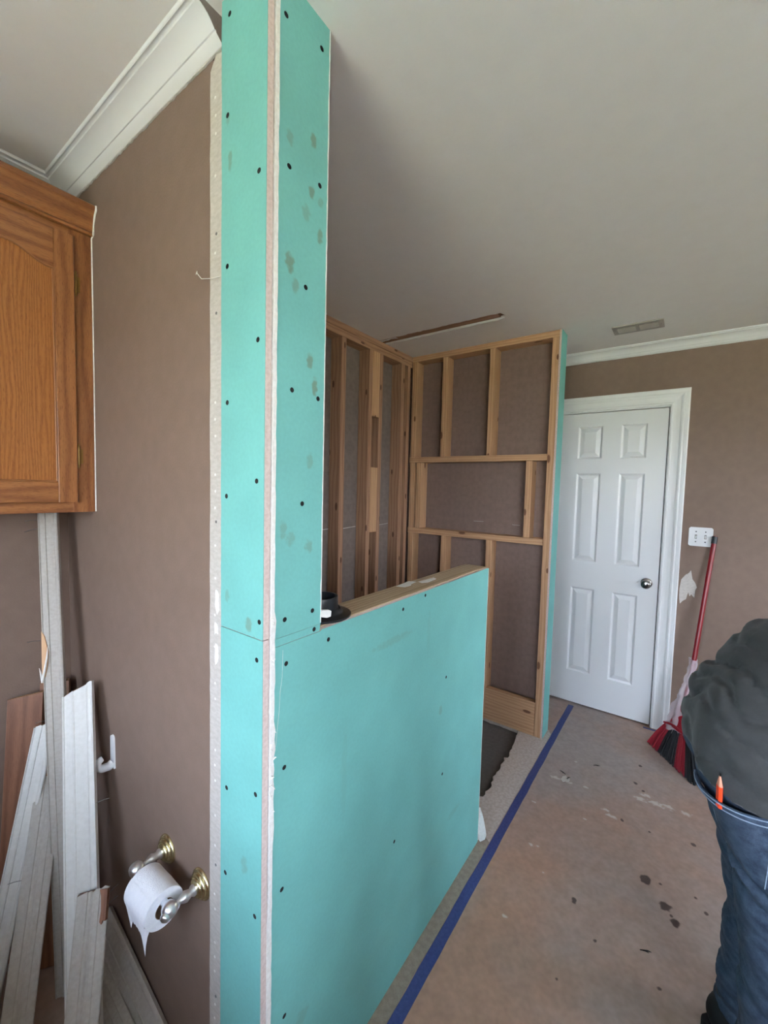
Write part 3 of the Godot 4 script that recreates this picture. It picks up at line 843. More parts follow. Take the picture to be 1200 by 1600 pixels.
# ------------------------------------------------------------------ shower framing
func build_shower_framing():
	var w = setting("wall_shower", "bare stud wall at the back of the shower with brown board behind", "wall")
	var xf0 = -1.643
	var xb = XW + 0.004
	box_part("sheathing", mats.sheath_grey, w, Vector3(XW + 0.0005, -0.04, ZD), Vector3(xb, H, ZW), 2)
	box_part("top_plate", mats.pine_old, w, Vector3(xb, H - 0.038, -2.57), Vector3(xf0, H - 0.001, ZW), 2, 0.002)
	box_part("top_plate", mats.pine_old, w, Vector3(xb, H - 0.077, -2.57), Vector3(xf0 - 0.002, H - 0.039, ZW), 2, 0.002)
	box_part("bottom_plate", mats.pine_old, w, Vector3(xb, -0.03, -2.57), Vector3(xf0, 0.01, ZW), 2, 0.002)
	for z in [[-0.72, 0.038], [-1.10, 0.038], [-1.45, 0.038], [-1.838, 0.042], [-2.093, 0.034], [-2.202, 0.038], [-2.456, 0.040], [-2.530, 0.036]]:
		box_part("stud", mats.pine_old, w, Vector3(xb, 0.011, z[0] - z[1] / 2), Vector3(xf0 - rng.randf_range(0.0, 0.002), H - 0.078, z[0] + z[1] / 2), 1, 0.002)
	for b in [[1.955, H - 0.078], [1.216, 1.633]]:
		box_part("blocking", mats.pine, w, Vector3(xf0 - 0.04, b[0], -2.182), Vector3(xf0 + 0.001, b[1], -2.111), 1, 0.002)
	for z in [[-1.44, -1.82], [-1.87, -2.07], [-2.23, -2.43]]:
		var s = begin()
		tube(s, [Vector3(xb, 1.243, z[0]), Vector3(xb, 1.245, (z[0] + z[1]) / 2), Vector3(xb, 1.25, z[1])], 0.0022, 5)
		commit(s, "board_joint", mats.bead, w)
	# the partition at the end of the shower
	var p = setting("wall_partition", "open stud partition at the end of the shower next to the door", "wall")
	var zf = -2.5704
	var zk = -2.659
	box_part("backing_board", mats.sheath, p, Vector3(-1.728, 0.0, zk - 0.0127), Vector3(-0.6455, H - 0.001, zk), 1)
	var s2 = begin()
	tube(s2, [Vector3(-1.17, 1.293, zk), Vector3(-1.10, 1.294, zk)], 0.0018, 5)
	tube(s2, [Vector3(-0.905, 1.287, zk), Vector3(-0.855, 1.286, zk)], 0.0018, 5)
	commit(s2, "board_joint", mats.bead, p)
	box_part("top_plate", mats.pine, p, Vector3(-1.642, H - 0.040, zk), Vector3(-0.6465, H - 0.001, zf), 0, 0.002)
	box_part("stud", mats.pine, p, Vector3(-1.642, 0.039, zk), Vector3(-1.603, H - 0.041, zf - 0.001), 1, 0.002)
	box_part("stud", mats.pine, p, Vector3(-0.6845, 0.002, zk), Vector3(-0.6465, H - 0.041, zf), 1, 0.002)
	for x in [[-1.400, -1.362], [-1.064, -1.025]]:
		box_part("stud", mats.pine, p, Vector3(x[0], 1.729, zk), Vector3(x[1], H - 0.041, zf - rng.randf_range(0.0, 0.003)), 1, 0.002)
	box_part("header", mats.pine, p, Vector3(-1.645, 1.690, zk), Vector3(-0.6855, 1.728, zf + 0.003), 0, 0.002)
	box_part("header", mats.pine, p, Vector3(-1.645, 1.183, zk), Vector3(-0.6855, 1.221, zf + 0.003), 0, 0.002)
	for x in [[-1.586, -1.546], [-0.806, -0.768]]:
		box_part("jack_stud", mats.pine, p, Vector3(x[0], 1.222, zk), Vector3(x[1], 1.689, zf), 1, 0.002)
	for x in [[-1.372, -1.334], [-1.043, -1.005]]:
		box_part("stud", mats.pine, p, Vector3(x[0], 0.039, zk), Vector3(x[1], 1.182, zf - rng.randf_range(0.001, 0.003)), 1, 0.002)
	box_part("sole_plate", mats.pine, p, Vector3(-1.642, 0.0, zk), Vector3(-0.6855, 0.038, zf - 0.001), 0, 0.002)
	box_part("blocking_board", mats.pine, p, Vector3(-1.004, 0.0385, zf - 0.04), Vector3(-0.6855, 0.212, zf + 0.001), 0, 0.002)
	box_part("blocking_board", mats.pine, p, Vector3(-1.332, 0.0385, zf - 0.04), Vector3(-1.044, 0.212, zf + 0.001), 0, 0.002)
	# green board on the end and on the face towards the door
	var ex = Transform3D(Basis(Vector3(0, 0, -1), Vector3(0, 1, 0), Vector3(1, 0, 0)), Vector3(-0.6325, 0, 0))
	green_board(p, "green_board", [Vector2(2.566, 0.006)] + ragged(Vector2(2.690, 0.006), Vector2(2.690, H - 0.001), 4, 0.0) + ragged(Vector2(2.566, H - 0.001), Vector2(2.566, 0.01), 50, 0.0012), ex, 0.0127, green_mat(0.16, 2.5, 66, [], 2.55, 0.0), [])
	var bz = Transform3D(Basis(Vector3(-1, 0, 0), Vector3(0, 1, 0), Vector3(0, 0, -1)), Vector3(0, 0, zk - 0.0255))
	green_board(p, "green_board", [Vector2(0.6455, 0.006), Vector2(1.728, 0.006), Vector2(1.728, H - 0.001), Vector2(0.6455, H - 0.001)], bz, 0.0127, green_mat(1.16, 2.5, 67, [], 0.6, 0.0), [])

# ------------------------------------------------------------------ door
func build_door():
	var d = setting("door_1", "white six panel door with a round metal knob in a white casing", "door")
	var x0 = -0.742
	var x1 = -0.122
	var zf = -3.154
	var cols = [[-0.637, -0.484], [-0.376, -0.228]]
	var rws = [[0.238, 0.842], [1.027, 1.638], [1.736, 1.958]]
	var s = begin()
	var xs = [x0, cols[0][0], cols[0][1], cols[1][0], cols[1][1], x1]
	var ys = [0.012, rws[0][0], rws[0][1], rws[1][0], rws[1][1], rws[2][0], rws[2][1], 2.045]
	for i in 5:
		for j in 7:
			if (i == 1 or i == 3) and (j == 1 or j == 3 or j == 5):
				continue
			quad(s, Vector3(xs[i], ys[j], zf), Vector3(xs[i + 1], ys[j], zf), Vector3(xs[i + 1], ys[j + 1], zf), Vector3(xs[i], ys[j + 1], zf), Vector3(0, 0, 1))
	var zb = zf - 0.035
	quad(s, Vector3(x0, 0.012, zb), Vector3(x1, 0.012, zb), Vector3(x1, 2.045, zb), Vector3(x0, 2.045, zb), Vector3(0, 0, -1))
	for x in [x0, x1]:
		quad(s, Vector3(x, 0.012, zb), Vector3(x, 0.012, zf), Vector3(x, 2.045, zf), Vector3(x, 2.045, zb), Vector3(signf(x - (x0 + x1) / 2), 0, 0))
	for y in [0.012, 2.045]:
		quad(s, Vector3(x0, y, zb), Vector3(x1, y, zb), Vector3(x1, y, zf), Vector3(x0, y, zf), Vector3(0, signf(y - 1), 0))
	var leaf = commit(s, "door_leaf", mats.white, d)
	for c in cols:
		for r in rws:
			s = begin()
			var lv = [[0.0, 0.0], [0.003, -0.001], [0.011, -0.0085], [0.014, -0.0095], [0.018, -0.0090], [0.038, -0.0025], [0.041, -0.0015]]
			for k in lv.size() - 1:
				var a = lv[k]
				var b = lv[k + 1]
				var q = []
				for m in [a, b]:
					q.append([Vector3(c[0] + m[0], r[0] + m[0], zf + m[1]), Vector3(c[1] - m[0], r[0] + m[0], zf + m[1]), Vector3(c[1] - m[0], r[1] - m[0], zf + m[1]), Vector3(c[0] + m[0], r[1] - m[0], zf + m[1])])
				for e in 4:
					var f = (e + 1) % 4
					var nn = (q[0][f] - q[0][e]).cross(q[1][e] - q[0][e]).normalized()
					if nn.z < 0: nn = -nn
					quad(s, q[0][e], q[0][f], q[1][f], q[1][e], nn)
			var g = lv[-1]
			quad(s, Vector3(c[0] + g[0], r[0] + g[0], zf + g[1]), Vector3(c[1] - g[0], r[0] + g[0], zf + g[1]), Vector3(c[1] - g[0], r[1] - g[0], zf + g[1]), Vector3(c[0] + g[0], r[1] - g[0], zf + g[1]), Vector3(0, 0, 1))
			commit(s, "panel", mats.white, leaf)
	# knob
	s = begin()
	lathe(s, [Vector2(0.033, 0.0), Vector2(0.033, 0.003), Vector2(0.029, 0.007), Vector2(0.016, 0.010), Vector2(0.012, 0.014), Vector2(0.0115, 0.028), Vector2(0.016, 0.033), Vector2(0.025, 0.039), Vector2(0.029, 0.047), Vector2(0.0285, 0.055), Vector2(0.024, 0.062), Vector2(0.014, 0.066), Vector2(0.0, 0.067)], facing(Vector3(-0.184, 0.933, zf), Vector3(0, 0, 1)), 32)
	commit(s, "knob", mats.nickel, leaf).set_meta("label", "round brushed metal knob")
	# jamb
	var jt = begin()
	box(jt, Vector3(-0.117, 0.0, ZD - 0.11), Vector3(-0.105, 2.062, ZD + 0.001), 1)
	box(jt, Vector3(-0.757, 0.0, ZD - 0.11), Vector3(-0.746, 2.062, ZD + 0.001), 1)
	box(jt, Vector3(-0.746, 2.050, ZD - 0.11), Vector3(-0.117, 2.062, ZD + 0.001), 0)
	commit(jt, "jamb", mats.white, d)
	box_part("strike_plate", mats.nickel, d, Vector3(-0.1185, 0.90, ZD - 0.03), Vector3(-0.1168, 0.96, ZD + 0.0015))
	# casing: moulded profile, mitred look by letting the head run over the legs
	var prof = PackedVector2Array([Vector2(0, 0), Vector2(0, 0.008), Vector2(0.003, 0.011), Vector2(0.012, 0.0115), Vector2(0.016, 0.009), Vector2(0.03, 0.0092), Vector2(0.05, 0.0115), Vector2(0.056, 0.0155), Vector2(0.064, 0.0175), Vector2(0.072, 0.0155), Vector2(0.076, 0.0165), Vector2(0.090, 0.0175), Vector2(0.096, 0.015), Vector2(0.096, 0)])
	for q in [[-0.113, 1.0], [-0.750, -1.0]]:
		s = begin()
		mitred_leg(s, prof, q[0], q[1], 2.058)
		commit(s, "casing", mats.trim_white, d)
	s = begin()
	mitred_head(s, prof, -0.750, -0.113, 2.058)
	commit(s, "casing", mats.trim_white, d)
	for y in [1.862, 1.088, 0.351]:
		s = begin()
		tube(s, [Vector3(-0.747, y - 0.045, ZD + 0.006), Vector3(-0.747, y + 0.045, ZD + 0.006)], 0.007, 10)
		box(s, Vector3(-0.747, y - 0.045, ZD - 0.02), Vector3(-0.7435, y + 0.045, ZD + 0.004))
		commit(s, "hinge", mats.steel, leaf)

func mitred_leg(s: SurfaceTool, prof: PackedVector2Array, x: float, out: float, y: float):
	for i in prof.size():
		var p = prof[i]
		var q = prof[(i + 1) % prof.size()]
		var nn = Vector3(-(q.y - p.y) * out, 0, q.x - p.x).normalized()
		if nn.z < 0: nn = -nn
		if absf(q.x - p.x) < 0.001: nn = Vector3(signf(p.x - 0.03) * out, 0, 0)
		quad(s, Vector3(x + p.x * out, 0.002, ZD + p.y), Vector3(x + p.x * out, y + p.x, ZD + p.y), Vector3(x + q.x * out, y + q.x, ZD + q.y), Vector3(x + q.x * out, 0.002, ZD + q.y), nn)

# head casing whose ends are cut at 45 degrees so that it meets the legs
func mitred_head(s: SurfaceTool, prof: PackedVector2Array, xa: float, xb: float, y: float):
	var n = prof.size()
	for i in n:
		var p = prof[i]
		var q = prof[(i + 1) % n]
		var nn = Vector3(0, -(q.y - p.y), (q.x - p.x)).normalized()
		if nn.z < 0: nn = -nn
		if absf(q.x - p.x) < 0.001: nn = Vector3(0, signf(p.x - 0.03), 0)
		quad(s, Vector3(xa - p.x, y + p.x, ZD + p.y), Vector3(xb + p.x, y + p.x, ZD + p.y), Vector3(xb + q.x, y + q.x, ZD + q.y), Vector3(xa - q.x, y + q.x, ZD + q.y), nn)

# ------------------------------------------------------------------ crown moulding, baseboard
func crown_profile(out: float, down: float) -> PackedVector2Array:
	var p = PackedVector2Array()
	for q in [[0.0, 1.0], [0.05, 1.0], [0.08, 0.98], [0.25, 0.78], [0.27, 0.70], [0.31, 0.70], [0.345, 0.63], [0.42, 0.50], [0.52, 0.37], [0.62, 0.28], [0.72, 0.215], [0.80, 0.18], [0.815, 0.12], [0.85, 0.085], [0.90, 0.085], [0.935, 0.12], [0.96, 0.10], [0.97, 0.05], [1.0, 0.0], [0.0, 0.0]]:
		p.append(Vector2(q[0] * out, q[1] * down))
	return p

func crown(called: String, label: String, at: Vector3, run: Vector3, out_dir: Vector3, length: float, out: float, down: float):
	var s = begin()
	prism(s, crown_profile(out, down), Transform3D(Basis(out_dir, Vector3.DOWN, run), at), length)
	var o = commit(s, called, mats.trim_white, null)
	o.set_meta("kind", "structure")
	return tag(o, label, "crown moulding")

func build_trims():
	crown("trim_1", "white crown moulding over the alcove wall, sawn off at the green board", Vector3(XW, H, ZB), Vector3(1, 0, 0), Vector3(0, 0, 1), -0.808 - XW, 0.072, 0.050)
	var ce = begin()
	prism(ce, crown_profile(0.070, 0.049), Transform3D(Basis(Vector3(0, 0, 1), Vector3.DOWN, Vector3(1, 0, 0)), Vector3(-0.808, H, ZB)), 0.0012)
	commit(ce, "sawn_end", mats.sheath_grey, get_node("trim_1"))
	crown("trim_2", "white crown moulding above the oak cabinet on the left wall", Vector3(XW, H, ZB), Vector3(0, 0, 1), Vector3(1, 0, 0), ZK - ZB, 0.104, 0.055)
	crown("trim_3", "white crown moulding along the top of the door wall", Vector3(-1.70, H, ZD), Vector3(1, 0, 0), Vector3(0, 0, 1), XR + 1.70, 0.088, 0.056)
	# thin torn caulk hanging below the alcove moulding
	var s = begin()
	var up = ragged(Vector2(XW, 2.392), Vector2(-0.81, 2.392), 4, 0.0)
	var lo = ragged(Vector2(-0.81, 2.387), Vector2(XW, 2.387), 70, 0.0022)
	prism(s, PackedVector2Array(up + lo), Transform3D(Basis(), Vector3(0, 0, ZB)), 0.004)
	var c = commit(s, "trim_4", mats.old_white, null)
	c.set_meta("kind", "structure"); tag(c, "ragged caulk line under the sawn crown moulding", "caulk")
	s = begin()
	var prof = PackedVector2Array([Vector2(0, 0), Vector2(0.014, 0), Vector2(0.014, 0.060), Vector2(0.011, 0.070), Vector2(0.007, 0.078), Vector2(0.003, 0.083), Vector2(0, 0.083)])
	prism(s, prof, Transform3D(Basis(Vector3(0, 0, 1), Vector3(0, 1, 0), Vector3(-1, 0, 0)), Vector3(XR, 0, ZD)), XR + 0.016)
	var b = commit(s, "baseboard_front", mats.trim_white, null)
	b.set_meta("kind", "structure"); tag(b, "low white baseboard to the right of the door casing", "baseboard")

func build_ceiling_vent():
	var at = Vector3(-0.278, H, -2.757)
	var t = thing("ceiling_vent", "small grey two slot air vent set in the ceiling before the door", "vent", at)
	var s = begin()
	# flange with two openings
	var X = [-0.122, -0.098, -0.008, 0.008, 0.098, 0.122]
	var Z = [-0.066, -0.034, 0.034, 0.066]
	for i in 5:
		for j in 3:
			if (i == 1 or i == 3) and j == 1:
				continue
			box(s, at + Vector3(X[i], -0.006, Z[j]), at + Vector3(X[i + 1], 0.0, Z[j + 1]), 0)
	commit(s, "flange", mats.vent, t)
	s = begin()
	box(s, at + Vector3(-0.10, -0.0012, -0.04), at + Vector3(0.10, -0.0002, 0.04), 0)
	commit(s, "duct_mouth", mats.vent, t)
	for i in [-1, 1]:
		for k in 3:
			s = begin()
			var zc = -0.022 + k * 0.022
			var a = at + Vector3(i * 0.053 - 0.044, -0.006, zc)
			prism(s, rrect(0.017, 0.0016, 0.0), Transform3D(Basis(Vector3(1, 0, 0), 0.0) * Basis(Vector3(0, 0.55, 0.835).normalized(), Vector3(1, 0, 0).cross(Vector3(0, 0.55, 0.835)).normalized(), Vector3(1, 0, 0)), a), 0.088)
			commit(s, "louvre", mats.vent, t)
	for i in [-1, 1]:
		s = begin()
		lathe(s, [Vector2(0, 0.0016), Vector2(0.003, 0.0012), Vector2(0.004, 0)], facing(at + Vector3(i * 0.11, -0.006, 0), Vector3.DOWN), 10)
		commit(s, "screw", mats.steel, t)

# ------------------------------------------------------------------ oak wall cabinet
func build_cabinet():
	var t = thing("wall_cabinet", "golden oak wall cabinet with arched panel doors hung over the scrap boards", "cabinet", Vector3(-1.60, 1.411, -0.13))
	var xf = -1.485
	var z0 = ZB + 0.003
	var z1 = 0.262
	box_part("carcass", mats.oak, t, Vector3(XW + 0.002, 1.419, z0 + 0.001), Vector3(xf - 0.019, 2.30, z1 - 0.001), 1)
	# face frame
	for z in [[z0, z0 + 0.058], [z1 - 0.058, z1], [(z0 + z1) / 2 - 0.022, (z0 + z1) / 2 + 0.022]]:
		box_part("frame_stile", mats.oak, t, Vector3(xf - 0.019, 1.411, z[0]), Vector3(xf, 2.262, z[1]), 1, 0.0012)
	box_part("frame_rail", mats.oak, t, Vector3(xf - 0.0188, 1.411, z0 + 0.057), Vector3(xf - 0.0004, 1.450, z1 - 0.057), 2, 0.001)
	box_part("frame_rail", mats.oak, t, Vector3(xf - 0.0188, 2.18, z0 + 0.057), Vector3(xf - 0.0004, 2.262, z1 - 0.057), 2, 0.001)
	# crown of the cabinet
	var prof = PackedVector2Array([Vector2(0, 0), Vector2(0.012, 0), Vector2(0.014, 0.006), Vector2(0.010, 0.011), Vector2(0.012, 0.016), Vector2(0.017, 0.022), Vector2(0.018, 0.034), Vector2(0.022, 0.046), Vector2(0.030, 0.058), Vector2(0.036, 0.064), Vector2(0.037, 0.076), Vector2(0.034, 0.079), Vector2(-0.02, 0.079), Vector2(-0.02, 0.0)])
	var s = begin()
	uv_shift = Vector2(0.05, 0.4)
	prism(s, prof, Transform3D(Basis(Vector3(1, 0, 0), Vector3(0, 1, 0), Vector3(0, 0, 1)), Vector3(xf, 2.231, z0)), z1 - z0)
	uv_shift = Vector2.ZERO
	commit(s, "cornice", mats.oak, t)
	cabinet_door(t, z0 + 0.049, -0.152, xf, 1)
	cabinet_door(t, -0.108, z1 - 0.049, xf, -1)
	# caulk between cabinet and wall
	s = begin()
	tube(s, [Vector3(xf + 0.001, 1.412, z0 - 0.001), Vector3(xf + 0.0025, 1.8, z0 - 0.001), Vector3(xf + 0.001, 2.228, z0 - 0.001), Vector3(xf + 0.015, 2.236, z0 - 0.001), Vector3(xf + 0.019, 2.262, z0 - 0.001), Vector3(xf + 0.026, 2.285, z0 - 0.001), Vector3(xf + 0.037, 2.298, z0 - 0.001), Vector3(xf + 0.037, 2.309, z0 - 0.001)], [0.002, 0.0018, 0.0022, 0.003, 0.0025, 0.003, 0.0035, 0.0025], 6)
	commit(s, "caulk_line", mats.paper_white, t)

# arched frame-and-panel door from z = za (hinges, when side is 1) to zb
func cabinet_door(t, za: float, zb: float, xf: float, side: int):
	var y0 = 1.442
	var y1 = 2.206
	var st = 0.050
	var x0 = xf + 0.001
	var x1 = xf + 0.019
	var d = begin()
	uv_shift = Vector2(rng.randf(), rng.randf())
	prism(d, rrect(zb - za - 2 * st + 0.014, y1 - y0 - 0.06, 0.0), Transform3D(Basis(Vector3(0, 0, -1), Vector3(0, 1, 0), Vector3(1, 0, 0)), Vector3(x0 + 0.003, (y0 + y1) / 2 - 0.005, (za + zb) / 2)), 0.0085)
	var door = commit(d, "cabinet_door", mats.oak_panel, t)
	uv_shift = Vector2.ZERO
	for z in [[za, za + st], [zb - st, zb]]:
		box_part("stile", mats.oak, door, Vector3(x0, y0, z[0]), Vector3(x1, y1, z[1]), 1, 0.003)
	box_part("rail", mats.oak, door, Vector3(x0, y0, za + st), Vector3(x1 - 0.0003, y0 + 0.060, zb - st), 2, 0.003)
	# arched top rail: shoulders, then a rise to the middle
	var w = zb - za - 2 * st
	var pts = [Vector2(0, y1), Vector2(0, 2.101)]
	var lip = []
	for i in 25:
		var f = i / 24.0
		var e = absf(f - 0.5) * 2.0                      # 1 at the sides, 0 in the middle
		var rise = 0.034 * (1.0 - smoothstep(0.12, 0.92, e))
		lip.append(Vector2(f * w, 2.097 + rise + 0.002 * e))
	pts += lip
	pts += [Vector2(w, 2.101), Vector2(w, y1)]
	var s = begin()
	prism(s, PackedVector2Array(pts.map(func(p): return Vector2(p.y, p.x))), Transform3D(Basis(Vector3(0, 1, 0), Vector3(0, 0, 1), Vector3(1, 0, 0)), Vector3(x0, 0, za + st)), x1 - x0 - 0.0003)
	var top = commit(s, "arched_rail", mats.oak_rail, door)
	# moulded lip round the opening
	s = begin()
	var path = []
	for p in lip:
		path.append(Vector3(x1 - 0.003, p.y - 0.0015, za + st + p.x))
	tube(s, path, 0.0028, 8)
	tube(s, [Vector3(x1 - 0.003, y0 + 0.061, za + st + 0.001), Vector3(x1 - 0.003, y0 + 0.061, zb - st - 0.001)], 0.0025, 8)
	tube(s, [Vector3(x1 - 0.003, y0 + 0.06, za + st + 0.001), Vector3(x1 - 0.003, 2.10, za + st + 0.001)], 0.0025, 8)
	tube(s, [Vector3(x1 - 0.003, y0 + 0.06, zb - st - 0.001), Vector3(x1 - 0.003, 2.10, zb - st - 0.001)], 0.0025, 8)
	commit(s, "panel_moulding", mats.oak, door)
	var zh = za - 0.006 if side == 1 else zb + 0.006
	for y in [2.080, 1.578]:
		s = begin()
		tube(s, [Vector3(xf + 0.006, y - 0.024, zh), Vector3(xf + 0.006, y + 0.024, zh)], 0.0038, 10)
		for e in [-1, 1]:
			lathe(s, [Vector2(0.0042, 0), Vector2(0.0042, 0.003), Vector2(0.0024, 0.005), Vector2(0.0034, 0.008), Vector2(0.002, 0.011), Vector2(0, 0.0115)], facing(Vector3(xf + 0.006, y + e * 0.024, zh), Vector3(0, e, 0)), 10)
		box(s, Vector3(xf, y - 0.022, minf(zh, zh - side * 0.012)), Vector3(xf + 0.0015, y + 0.022, maxf(zh, zh - side * 0.012)), 1)
		commit(s, "hinge", mats.old_brass, door)

# ------------------------------------------------------------------ paper holder and roll
func build_paper_holder():
	var y = 0.547
	var t = thing("paper_holder", "chrome and brass toilet paper holder with two posts on the brown wall", "paper holder", Vector3(-0.974, y, ZB))
	for x in [-1.054, -0.893]:
		var s = begin()
		lathe(s, [Vector2(0.036, 0), Vector2(0.036, 0.004), Vector2(0.033, 0.007), Vector2(0.0295, 0.0075), Vector2(0.0290, 0.011), Vector2(0.0265, 0.0135), Vector2(0.0225, 0.014), Vector2(0.0220, 0.017), Vector2(0.019, 0.0195), Vector2(0.012, 0.021), Vector2(0, 0.021)], facing(Vector3(x, y, ZB), Vector3(0, 0, 1)), 36)
		commit(s, "rose", mats.brass, t).set_meta("label", "brass stepped rose")
		s = begin()
		lathe(s, [Vector2(0.012, 0.018), Vector2(0.0125, 0.024), Vector2(0.0085, 0.030), Vector2(0.0105, 0.036), Vector2(0.0125, 0.041), Vector2(0.0105, 0.047), Vector2(0.0065, 0.055), Vector2(0.0060, 0.062), Vector2(0.009, 0.066), Vector2(0.010, 0.068)], facing(Vector3(x, y, ZB), Vector3(0, 0, 1)), 28)
		lathe(s, [Vector2(0, -0.0185), Vector2(0.008, -0.0170), Vector2(0.0145, -0.011), Vector2(0.0175, -0.002), Vector2(0.0168, 0.006), Vector2(0.012, 0.013), Vector2(0.006, 0.0165), Vector2(0, 0.017)], facing(Vector3(x, y, ZB + 0.078), Vector3(1, 0, 0)), 28)
		if x > -0.95:
			lathe(s, [Vector2(0.0105, 0.012), Vector2(0.0105, 0.0185), Vector2(0.009, 0.0215), Vector2(0.005, 0.0235), Vector2(0, 0.024)], facing(Vector3(x, y, ZB + 0.078), Vector3(0.45, -0.25, 0.85)), 24)
		commit(s, "post", mats.chrome, t).set_meta("label", "chrome baluster post")
	var s2 = begin()
	tube(s2, [Vector3(-1.045, y, ZB + 0.078), Vector3(-0.902, y, ZB + 0.078)], 0.0085, 14)
	commit(s2, "roller", mats.chrome, t)
	# the roll hangs on the roller
	var c = Vector3(-0.969, y - 0.0165, ZB + 0.0765)
	var r = thing("toilet_roll", "half used white toilet paper roll with a torn hanging end", "toilet paper", c)
	var xa = -1.019
	var xb = -0.919
	var R = 0.044
	var q = 0.021
	var xform = facing(Vector3(xa, c.y, c.z), Vector3(1, 0, 0))
	var L = xb - xa
	var s = begin()
	lathe(s, [Vector2(q, 0.0), Vector2(R - 0.001, 0.0), Vector2(R, 0.001), Vector2(R, L * 0.3), Vector2(R + 0.0006, L * 0.5), Vector2(R, L * 0.8), Vector2(R, L - 0.001), Vector2(R - 0.001, L), Vector2(q, L)], xform, 56)
	commit(s, "paper", mats.tissue, r)
	s = begin()
	lathe(s, [Vector2(q, L), Vector2(q - 0.001, L), Vector2(q - 0.001, 0), Vector2(q, 0)], xform, 40)
	commit(s, "core", mats.cardboard, r).set_meta("label", "brown cardboard core")
	# loose end: leaves the roll low at the front and hangs in two torn points
	s = begin()
	var drop = func(f: float) -> float:              # lowest y of the sheet, f from left 0 to right 1
		var a = 0.452
		if f < 0.07: a = lerpf(0.486, 0.447, f / 0.07)
		elif f < 0.17: a = lerpf(0.447, 0.474, (f - 0.07) / 0.10)
		elif f < 0.32: a = lerpf(0.474, 0.472, (f - 0.17) / 0.15)
		elif f < 0.62: a = lerpf(0.472, 0.452, (f - 0.32) / 0.30)
		elif f < 0.80: a = lerpf(0.452, 0.428, (f - 0.62) / 0.18)
		else: a = lerpf(0.428, 0.505, pow((f - 0.80) / 0.20, 0.6))
		return a + 0.0012 * sin(f * 70.0)
	for sgn in [0.0, 0.0006]:
		var rows = []
		for i in 13:
			var v = i / 12.0
			var line = []
			for j in 49:
				var f = j / 48.0
				var low: float = drop.call(f)
				var x = lerpf(xa + 0.001, xb - 0.001, f)
				var ang = lerpf(0.9, -0.25, minf(v * 2.0, 1.0))       # down the front of the roll
				var p = Vector3(x, c.y + (R + 0.0012) * sin(ang), c.z + (R + 0.0012) * cos(ang))
				if v > 0.5:
					var w = (v - 0.5) * 2.0
					var y0 = c.y + (R + 0.0012) * sin(-0.25)
					p.y = lerpf(y0, minf(low, y0), w)
					p.z = c.z + (R + 0.0012) * cos(-0.25) - 0.012 * w + 0.002 * sin(f * 9.0) * w
				p.z += sgn
				line.append(p)
			rows.append(line)
		grid(s, rows, false, sgn > 0.0)
	commit(s, "loose_sheet", mats.tissue, r)

# ------------------------------------------------------------------ scrap boards leaning in the corner
# profile outline is local (x across the board, y = thickness, face at +y)
func board_profile(kind: String, w: float, t: float) -> PackedVector2Array:
	var p = PackedVector2Array()
	var h = w * 0.5
	if kind == "casing":
		for q in [[-1.0, 0.35], [-0.96, 0.55], [-0.86, 0.62], [-0.82, 0.48], [-0.72, 0.46], [-0.35, 0.52], [-0.30, 0.70], [-0.22, 0.74], [-0.17, 0.60], [0.30, 0.68], [0.62, 0.80], [0.68, 0.95], [0.78, 1.0], [0.90, 0.98], [1.0, 0.85]]:
			p.append(Vector2(q[0] * h, q[1] * t))
	elif kind == "base":
		for q in [[-1.0, 0.75], [-0.9, 0.8], [-0.30, 0.85], [-0.26, 0.70], [-0.12, 0.66], [0.05, 0.78], [0.1, 0.95], [0.30, 1.0], [0.52, 0.92], [0.56, 0.78], [0.78, 0.6], [0.95, 0.42], [1.0, 0.3]]:
			p.append(Vector2(q[0] * h, q[1] * t))
	else:
		for q in [[-1.0, 0.9], [-0.985, 1.0], [0.985, 1.0], [1.0, 0.9]]:
			p.append(Vector2(q[0] * h, q[1] * t))
	p.append(Vector2(h, 0.0))
	p.append(Vector2(-h, 0.0))
	return p

